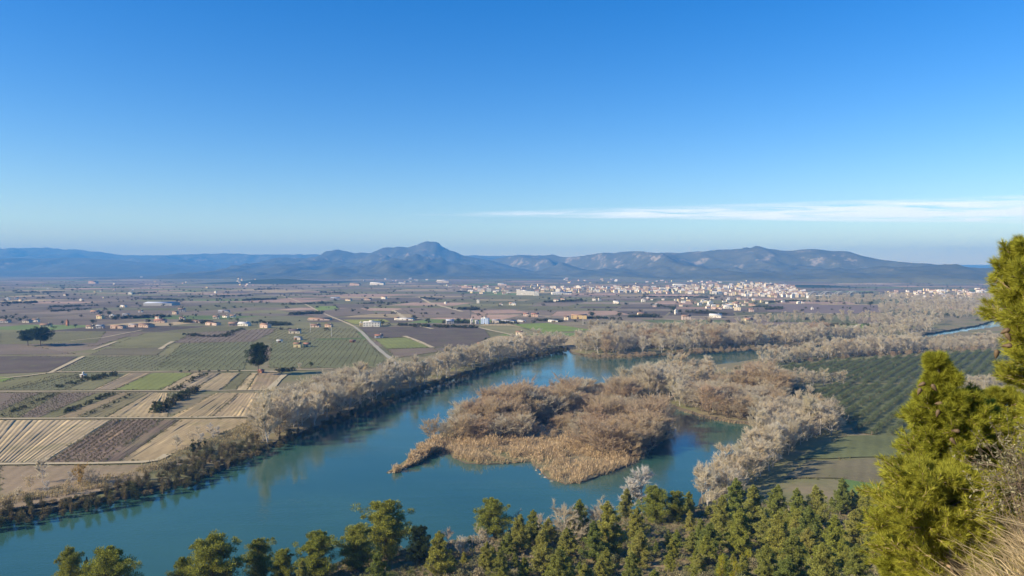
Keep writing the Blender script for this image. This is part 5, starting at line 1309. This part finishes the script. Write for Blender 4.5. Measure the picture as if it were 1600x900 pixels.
# warehouses by the towns
for u, v, w, h, wl_, rf_, lab in [(821, 461, 27, 6.5, 'white', 'pale', 'big white warehouse in front of the town, left one'), (838, 462, 8, 6, 'white', 'pale', 'small white warehouse joined to the big left one'), (877, 460, 30, 4, 'white', 'grey', 'long low white warehouse before the town'), (692, 442, 18, 4.5, 'cream', 'pale', 'cream warehouse far behind the middle plain'), (751, 455.5, 10, 5, 'white', 'brown', 'white block left of the far white cube'),
                            (764, 456, 6.5, 5.5, 'white', 'pale', 'white cube shaped building in the middle distance'), (730, 450, 17, 3, 'salmon', 'orange', 'salmon warehouse in the middle distance'), (590, 445, 22, 4, 'white', 'pale', 'white warehouse on the far left of centre'), (555, 446, 16, 3.5, 'salmon', 'orange', 'salmon warehouse on the far left of centre'), (628, 443.5, 10, 3, 'white', 'grey', 'small white warehouse far left of centre'), (785, 446, 14, 3, 'pink', 'pale', 'pink warehouse far beyond the white cube'),
                            (1472, 457, 14, 4.5, 'white', 'pale', 'cream white hall in the town below the cliffs'), (1528, 463, 26, 5.5, 'salmon', 'pale', 'large salmon hall at the end of the far town'), (1516, 462, 8, 5, 'yellow', 'pale', 'yellow hall left of the large salmon one'), (1535, 456.5, 16, 3, 'white', 'pale', 'white hall behind the large salmon one'), (1530, 452.5, 12, 2.4, 'white', 'pale', 'farthest white hall below the cliffs'), (1436, 468, 8, 2.6, 'white', 'pale', 'low white hall in front of the far town'), (1470, 461, 16, 2.6, 'pink', 'pale', 'low pink hall in the far town'),
                            (1066, 446, 28, 2.4, 'white', 'pale', 'very long white hall behind the town'), (1112, 442.5, 16, 2.4, 'pink', 'orange', 'pink hall at the foot of the mountains'), (1030, 456, 18, 4, 'yellow', 'brown', 'yellow school like block at the left town edge')]:
    house('warehouse', u, v, w, h, wl_, rf_, 'shed' if h < 5 else 'flat', lab, 'warehouse', None, rot=random.uniform(-.2, .1))
# the towns: houses too small to show parts
town = []
def townfill(poly, n, sizes, heights, phrase, seed):
    rng = random.Random(seed); us = [p[0] for p in poly]; vs_ = [p[1] for p in poly]; got = []
    tries = 0
    while len(got) < n and tries < n * 60:
        tries += 1
        u, v = rng.uniform(min(us), max(us)), rng.uniform(min(vs_), max(vs_))
        if not in_poly(np.array(u), np.array(v), poly): continue
        w = rng.uniform(*sizes)
        if any(abs(u - a) < (w + b_) * .42 and abs(v - c_) < .9 for a, c_, b_ in got): continue
        got.append((u, v, w))
        town.append((u, v, w, rng.uniform(*heights), rng.choice(['white', 'white', 'white', 'cream', 'cream', 'cream', 'yellow', 'pink', 'tan']), rng.choice(['brown', 'brown', 'orange', 'pale', 'grey', 'brown']), rng.choice(['gable', 'gable', 'flat']), phrase))
townfill([(1000, 452), (1100, 447), (1200, 446), (1240, 450), (1262, 461), (1240, 466), (1180, 464), (1100, 460), (1000, 459)], 260, (3.2, 7), (3.0, 5.6), 'in the main town', 1)
townfill([(1185, 444.5), (1232, 448), (1262, 459), (1255, 465), (1195, 462)], 110, (3, 6), (3.2, 5.6), 'at the dense town end', 2)
townfill([(850, 449), (1000, 450), (1000, 458), (880, 458), (845, 455)], 90, (3, 7), (3, 5), 'at the left end of the main town', 3)
townfill([(690, 446), (850, 447), (850, 463), (730, 458)], 42, (3, 6.5), (2.4, 4), 'scattered left of the town', 4)
townfill([(1390, 455), (1545, 453), (1545, 465), (1480, 468), (1390, 466)], 95, (3, 6.5), (2.4, 4), 'in the town below the cliffs', 5)
townfill([(880, 432), (1190, 433), (1190, 443), (880, 444)], 60, (2.2, 4.5), (1.6, 2.4), 'on the slope behind the main town', 6)
townfill([(560, 432), (700, 432), (690, 441), (560, 442)], 30, (2, 4), (1.6, 2.4), 'near the wooded slope left of centre', 7)
townfill([(360, 429), (400, 430), (398, 449), (370, 446)], 26, (2, 3.6), (1.6, 2.4), 'in the far village beside the wooded hill', 8)
townfill([(30, 430), (350, 436), (350, 470), (30, 466)], 22, (2.2, 4), (1.6, 2.6), 'scattered over the far left plain', 9)
townfill([(1000, 466), (1230, 468), (1230, 474), (1020, 480)], 34, (3, 6), (2.2, 3.8), 'in front of the main town', 10)
townfill([(1180, 473), (1130, 487), (1110, 486), (1100, 480)], 14, (4, 7), (3, 4.6), 'among the farms before the town', 11)
town.sort(key=lambda t: -t[2] * t[3])
for i, (u, v, w, h, wl_, rf_, kd, phrase) in enumerate(town[:285]):
    sz_ = 'large' if w > 5.2 else 'small'
    house('town_house', u, v, w, h, wl_, rf_, kd, f"{sz_} {wl_} {'block' if kd == 'flat' else 'house'}, {rf_} roof, {phrase}", 'house', 'houses ' + phrase, parts=False)
# the rest of the towns, in one object
Vs, Fs, mi = [], [], []
rest_m = ['wall_white', 'wall_cream', 'wall_pink', 'wall_yellow', 'roof_brown', 'roof_orange', 'roof_pale']
for (u, v, w, h, wl_, rf_, kd, phrase) in town[285:]:
    x, y = G(u, v); w_, h_ = w * y / FPX, max(2.5, h * y / FPX); d_ = w_ * .65; rot = random.uniform(-.4, .4)
    wV, wF = gable(w_, d_, h_ * .75, h_ * .25); wV[:4, 2] = -.3; rV, rF = roof_slabs(w_, d_, h_ * .75, h_ * .25)
    cr, sr = math.cos(rot), math.sin(rot); Rm = np.array([[cr, -sr, 0], [sr, cr, 0], [0, 0, 1]])
    wi, ri = random.randrange(4), random.randrange(4, 7)
    for V_, F_, k in ((wV, wF, wi), (rV, rF, ri)):
        o_ = len(Vs); Vs += list(V_ @ Rm.T + [x, y, 0]); Fs += [[q_ + o_ for q_ in f] for f in F_]; mi += [k] * len(F_)
tag(obj('distant_houses', pyd('distant_houses', Vs, Fs, [M[k] for k in rest_m], mi)), 'tiny pale houses scattered through the far towns', 'houses', kind='stuff')
# church tower of the town
x, y = G(1196, 451)
root = obj('church', None, loc=(x, y, 0)); tag(root, 'pale church tower standing above the town roofs', 'church')
w_ = 6.5
obj('tower', mesh_np('tower', *box(-w_ / 2, w_ / 2, -w_ / 2, w_ / 2, 0, 20), [M['wall_cream']]), root)
obj('nave', pyd('nave', *gable(34, 16, 13, 4), [M['wall_cream']]), root, (18, 6, 0))
obj('roof', mesh_np('roof', *roof_slabs(34, 16, 13, 4), [M['roof_brown']]), root, (18, 6, 0))
obj('belfry', mesh_np('belfry', *box(-2.2, 2.2, -2.2, 2.2, 20.003, 24), [M['wall_cream']]), root)
# arched bridge over the far river
bx0, by0 = G(1262, 466); bx1, by1 = G(1345, 464)
root = obj('arch_bridge', None, loc=(bx0, by0, 0)); ang_ = math.atan2(by1 - by0, bx1 - bx0); root.rotation_euler[2] = ang_
Lb = math.dist((bx0, by0), (bx1, by1))
tag(root, 'pale bridge with bow arches beside the town', 'bridge')
obj('deck', mesh_np('deck', *box(0, Lb, -5, 5, 5.5, 7), [M['bridge']]), root)
na_ = 4; sp_ = Lb / na_
for k in range(na_):
    obj('pier', mesh_np('pier', *box(k * sp_ - 1.2, k * sp_ + 1.2, -4, 4, -3, 5.498), [M['bridge']]), root)
    for side in (-4.6, 4.6):
        t = np.linspace(0, math.pi, 15)
        A_ = np.column_stack([k * sp_ + sp_ / 2 - np.cos(t) * sp_ * .48, np.full(15, side), 7 + np.sin(t) * 10.5])
        obj('arch', mesh_np('arch', *tubes(A_[:-1], A_[1:], np.full(14, .8), np.full(14, .8), 6), [M['bridge']]), root)
        for j in range(3, 12, 2):
            hp = A_[j]; obj('hanger', mesh_np('hanger', *tubes([[hp[0], side, 7]], [hp], [.2], [.2], 4), [M['bridge']]), root)
# wind turbines on the ridge
for u, v, D, hp, lab in [(874.5, 402, 9000, 13, 'leftmost wind turbine on the dip of the ridge'), (902, 402, 8900, 11, 'second wind turbine from the left on the ridge'), (1026, 396, 8200, 9, 'third wind turbine from the left on the ridge'), (1077, 393.5, 8000, 11, 'wind turbine left of the highest right summit'), (1106, 394, 7900, 12, 'rightmost wind turbine on the ridge')]:
    x, y, z = AT(u, v, D); hh = hp * D / FPX * .62
    root = obj('wind_turbine', None, loc=(x, y, z - 25)); tag(root, lab, 'turbine')
    obj('tower', mesh_np('tower', *tubes([[0, 0, 0]], [[0, 0, hh + 25]], [3.2], [2.0], 8), [M['metal_white']]), root)
    obj('nacelle', mesh_np('nacelle', *box(-2.2, 2.2, -5, 6, hh + 24.0, hh + 28.5), [M['metal_white']]), root)
    a0 = random.uniform(0, 2)
    for k in range(3):
        a = a0 + k * 2.094; e = np.array([math.cos(a), 0, math.sin(a)])
        c0 = np.array([0, -6, hh + 26]); p_ = np.array([-e[2], 0, e[0]])
        Vb = np.array([c0 - p_ * 1.2, c0 + p_ * 1.2, c0 + e * hh * .55 + p_ * .5, c0 + e * hh * .55 - p_ * .5]); Vb = np.concatenate([Vb - [0, .4, 0], Vb + [0, .4, 0]])
        obj('blade', mesh_np('blade', Vb, BOXF, [M['metal_white']]), root)

# ------------------------------------------------------------------ the near pines, within reach of the viewpoint
def near_pine(label, axis, rad, shoots, seed, cones=(), nneed=80, branch_n=60, up=0.45, trunk_to=None):
    """axis: points of the stem from the tip downward; rad(t): crown radius along it"""
    rng = np.random.default_rng(seed)
    ax = np.array(axis); n = len(ax)
    def on(t):
        f = t * (n - 1); i = np.minimum(f.astype(int), n - 2); return ax[i] + (ax[i + 1] - ax[i]) * (f - i)[:, None]
    root = obj('near_pine_tree', None, loc=tuple(ax[-1])); tag(root, label, 'pine', None)
    o0 = ax[-1]
    foot = np.array([o0[0] + .1, o0[1], float(hz(o0[0], o0[1])) - .3])
    path = np.concatenate([ax, [foot]])
    rr = np.interp(np.arange(n + 1), [0, n], [.012, .07])
    obj('trunk', mesh_np('trunk', *tubes(path[1:] - o0, path[:-1] - o0, rr[1:], rr[:-1], 8), [M['bark']]), root)
    # branches
    tb = np.sort(rng.uniform(0.02, 1.0, branch_n)); az = np.arange(branch_n) * 2.4 + rng.normal(0, .5, branch_n)
    st = on(tb); rl = np.array([rad(t) for t in tb]) * rng.uniform(.65, 1.12, branch_n)
    dirs = unit(np.column_stack([np.cos(az), np.sin(az), np.full(branch_n, up) + rng.normal(0, .2, branch_n)]))
    en = st + dirs * rl[:, None]; mid = (st + en) / 2 - np.array([0, 0, .05]) * rl[:, None]
    B0, B1 = np.concatenate([st, mid]), np.concatenate([mid, en])
    r0 = np.concatenate([np.full(branch_n, .010), np.full(branch_n, .006)]); r1_ = np.concatenate([np.full(branch_n, .006), np.full(branch_n, .003)])
    # shoots on the branches
    bi = rng.integers(0, branch_n, shoots); u = rng.uniform(.25, 1.0, shoots) ** .7
    q0 = np.where((u < .5)[:, None], st[bi] + (mid[bi] - st[bi]) * (u * 2)[:, None], mid[bi] + (en[bi] - mid[bi]) * ((u - .5) * 2)[:, None])
    q0 = q0 + rng.normal(0, .05, q0.shape) * rl[bi][:, None]
    sd = unit(dirs[bi] + rng.normal(0, .55, (shoots, 3)) + np.array([0, 0, .35]))
    sl = rng.uniform(.05, .14, shoots) * np.clip(.35 + 1.8 * tb[bi], .35, 1)
    q1 = q0 + sd * sl[:, None]
    T0, T1 = np.concatenate([B0, q0]), np.concatenate([B1, q1])
    obj('branch', mesh_np('branch', *tubes(T0 - o0, T1 - o0, np.concatenate([r0, np.full(shoots, .0032)]), np.concatenate([r1_, np.full(shoots, .002)]), 4), [M['near_bark']]), root)['kind'] = 'stuff'
    # needles: brushes pointing forward along each shoot
    si = np.repeat(np.arange(shoots), nneed); w_ = rng.random(len(si)) ** .75
    p = q0[si] + (q1[si] - q0[si]) * w_[:, None]
    side = perp(sd[si], rng)
    nd = unit(sd[si] * rng.uniform(.55, 1.3, len(si))[:, None] + side * .62)
    ln = rng.uniform(.04, .078, len(si))[:, None]
    obj('needles', mesh_np('needles', *spikes(p - o0, p + nd * ln - o0, np.full(len(si), .0042), rng), [M['near_needle']]), root)['kind'] = 'stuff'
    for (u_, v_, D_, tilt) in cones:
        c0 = np.array(AT(u_, v_, D_)) - o0
        prof = [(0, .004), (.008, .016), (.022, .021), (.042, .019), (.065, .013), (.085, .005), (.09, .0)]
        k = 10; Vc, Fc = [], []
        for j, (zz_, r_) in enumerate(prof):
            for i in range(k):
                a = i / k * 6.283 + (j % 2) * .314; r2_ = .85 * r_ * (1 + .22 * ((i + j) % 2)); Vc.append((math.cos(a) * r2_, math.sin(a) * r2_, -zz_ * .85))
        for j in range(len(prof) - 1):
            for i in range(k): Fc.append((j * k + i, j * k + (i + 1) % k, (j + 1) * k + (i + 1) % k, (j + 1) * k + i))
        co = obj('cone', mesh_np('cone', np.array(Vc), np.array(Fc), [M['cone']]), root, tuple(c0)); co.rotation_euler = (tilt * .6, tilt, 0)
    return root
# tree A: its tip stands clear in front of the olive grove
A_axis = [AT(1459, 556, 7.0), AT(1478, 620, 7.05), AT(1502, 700, 7.1), AT(1518, 790, 7.15), AT(1528, 900, 7.2), AT(1530, 990, 7.2)]
near_pine('bright yellow green pine with cones, pointed tip in front of the olive grove', A_axis, lambda t: .02 + min(.66, .62 * t + .9 * max(0, t - .12)) + .06 * math.sin(t * 23) * min(1, t * 3), 7500, 1,
          cones=[(1446, 598, 6.86, .9), (1456, 600, 6.84, -.5), (1439, 606, 6.85, .3), (1474, 630, 6.78, 1.3), (1467, 640, 6.78, .2), (1485, 684, 6.62, -.6), (1523, 680, 6.65, -.2), (1500, 674, 6.65, 1.5)], branch_n=190)
# tree B: at the frame's right edge, taller and nearer
B_axis = [AT(1618, 388, 6.0), AT(1632, 440, 6.0), AT(1642, 505, 6.0), AT(1650, 565, 6.0), AT(1650, 640, 6.0), AT(1650, 760, 6.0)]
near_pine('taller near pine cut by the right edge of the view', B_axis, lambda t: .05 + .40 * math.sin(min(1, t * 1.25) * 2.6) ** .7 if t < .8 else .2, 4600, 2, cones=[(1578, 514, 5.85, .9), (1572, 520, 5.85, -.4), (1558, 546, 5.85, .1), (1582, 540, 5.8, 1.4)], branch_n=160, up=.55)
# tree C: lower crown at the left of tree A
C_axis = [AT(1414, 780, 8.6), AT(1422, 822, 8.6), AT(1430, 880, 8.6), AT(1434, 960, 8.6)]
near_pine('low bright pine crown at the bottom, left of the near pines', C_axis, lambda t: .06 + .42 * min(1, t * 2.0), 3200, 3, branch_n=120)
D_axis = [AT(1462, 742, 6.2), AT(1475, 790, 6.2), AT(1490, 850, 6.2), AT(1500, 940, 6.2)]
near_pine('bushy bright pine below the pointed near pine', D_axis, lambda t: .18 + .42 * min(1, t * 2.0), 3400, 4, branch_n=130)
E_axis = [AT(1566, 612, 7.9), AT(1572, 680, 7.9), AT(1580, 770, 7.9), AT(1584, 880, 7.9), AT(1584, 960, 7.9)]
near_pine('bright pine filling the gap between the pointed pine and the right edge', E_axis, lambda t: .05 + min(.62, 1.5 * t), 5200, 5, branch_n=180)
# grey twiggy shrub at the right edge
rng = np.random.default_rng(8)
c0 = np.array(AT(1612, 735, 5.2)); nS = 600
d_ = unit(rng.normal(size=(nS, 3)) + [-.3, 0, .5]); p0 = c0 + d_ * rng.uniform(.02, .38, (nS, 1)) + [0, 0, -.1]
p1 = p0 + unit(d_ + rng.normal(0, .5, (nS, 3))) * rng.uniform(.05, .16, (nS, 1))
root = obj('near_shrub', None, loc=tuple(c0)); tag(root, 'grey half dry shrub at the right edge above the grass', 'shrub')
st0 = np.tile(c0 + [0.05, 0, -.75], (40, 1)); st1 = p0[:40]
obj('stem', mesh_np('stem', *join_np([tubes(st0 - c0, st1 - c0, np.full(40, .004), np.full(40, .002), 4), tubes(p0 - c0, p1 - c0, np.full(nS, .0015), np.full(nS, .0008), 3)]), [M['bark']]), root)['kind'] = 'stuff'
bl = rng.integers(0, nS, 2200)
M['grey_leaf'] = foliage('grey_leaf', [(0.27, 0.25, 0.15), (0.24, 0.24, 0.13)], 0.3, 0.6)
obj('leaves', mesh_np('leaves', *blades(p1[bl] - c0, p1[bl] - c0 + unit(rng.normal(size=(2200, 3)) + [0, 0, .4]) * rng.uniform(.015, .04, (2200, 1)), np.full(2200, .010), rng), [M['grey_leaf']]), root)['kind'] = 'stuff'

# dry grass on the spur
def grass(name, n, area_, lean, L, w, mat, seed, label):
    rng = np.random.default_rng(seed)
    x = rng.uniform(area_[0], area_[1], n); y = rng.uniform(area_[2], area_[3], n)
    b_ = np.column_stack([x, y, hz(x, y) - .02])
    ln = rng.uniform(*L, n)
    d0 = unit(np.column_stack([rng.normal(lean[0], .35, n), rng.normal(lean[1], .3, n), np.full(n, 1.0)]))
    dr = unit(d0 + np.column_stack([rng.normal(lean[0] * .8, .25, n), rng.normal(0, .25, n), np.full(n, -.25)]))
    p1 = b_ + d0 * (ln * .5)[:, None]; p2 = p1 + dr * (ln * .5)[:, None]
    s = perp(d0, rng) * w * .5
    V_ = np.stack([b_ - s, b_ + s, p1 - s * .8, p1 + s * .8, p2], 1).reshape(-1, 3)
    k = np.arange(n) * 5
    F_ = np.concatenate([np.stack([k, k + 1, k + 3], 1), np.stack([k, k + 3, k + 2], 1), np.stack([k + 2, k + 3, k + 4], 1)])
    return tag(obj(name, mesh_np(name, V_, F_, [M[mat]])), label, 'grass', kind='stuff')
grass('dry_grass', 9000, (1.9, 4.6, 3.2, 6.2), (-.55, .1), (.22, .55), .006, 'dry_grass', 1, 'dry straw coloured grass on the spur at the bottom corner')
grass('dry_grass', 260, (2.3, 3.6, 3.6, 4.6), (-.75, .15), (.5, .85), .007, 'dry_grass', 2, 'long straw stems arching out of the dry grass')
grass('green_grass', 2600, (1.4, 3.6, 3.6, 6.5), (-.3, .1), (.15, .4), .006, 'grass_green', 3, 'yellow green grass below the near pines')

# ------------------------------------------------------------------ unique labels: look-alikes that can be counted get their place
from collections import defaultdict
def relabel(things_):
    by = defaultdict(list)
    for o, u in things_: by[o['label']].append((o, u))
    for lab, L_ in by.items():
        if 2 <= len(L_) <= 78:
            L_.sort(key=lambda t: t[1])
            for i, (o, _) in enumerate(L_):
                n_ = len(L_)
                pos = 'leftmost' if i == 0 else 'rightmost' if i == n_ - 1 else NUMR[i] + ' from left,' if i <= n_ / 2 else NUMR[n_ - 1 - i] + ' from right,'
                o['label'] = f"{pos} {lab}"
relabel(THINGS)

# ------------------------------------------------------------------ haze: the air of the valley
m, nt, out = newmat('haze'); M['haze'] = m
pv_ = nt.nodes.new('ShaderNodeVolumePrincipled')
pv_.inputs['Color'].default_value = (0.11, 0.41, 1.0, 1)
pv_.inputs['Absorption Color'].default_value = (0.18, 0.18, 0.18, 1)
pv_.inputs['Density'].default_value = 1.2e-4
pv_.inputs['Anisotropy'].default_value = 0.0
nt.links.new(pv_.outputs[0], out.inputs['Volume'])
Vh, Fh = box(-EX - 300, EX + 300, EY0 - 300, EY1 + 300, -40, 570)
hzo = obj('haze', mesh_np('haze', Vh, Fh, [m])); tag(hzo, 'thin blue haze filling the valley air', 'haze', kind='stuff')
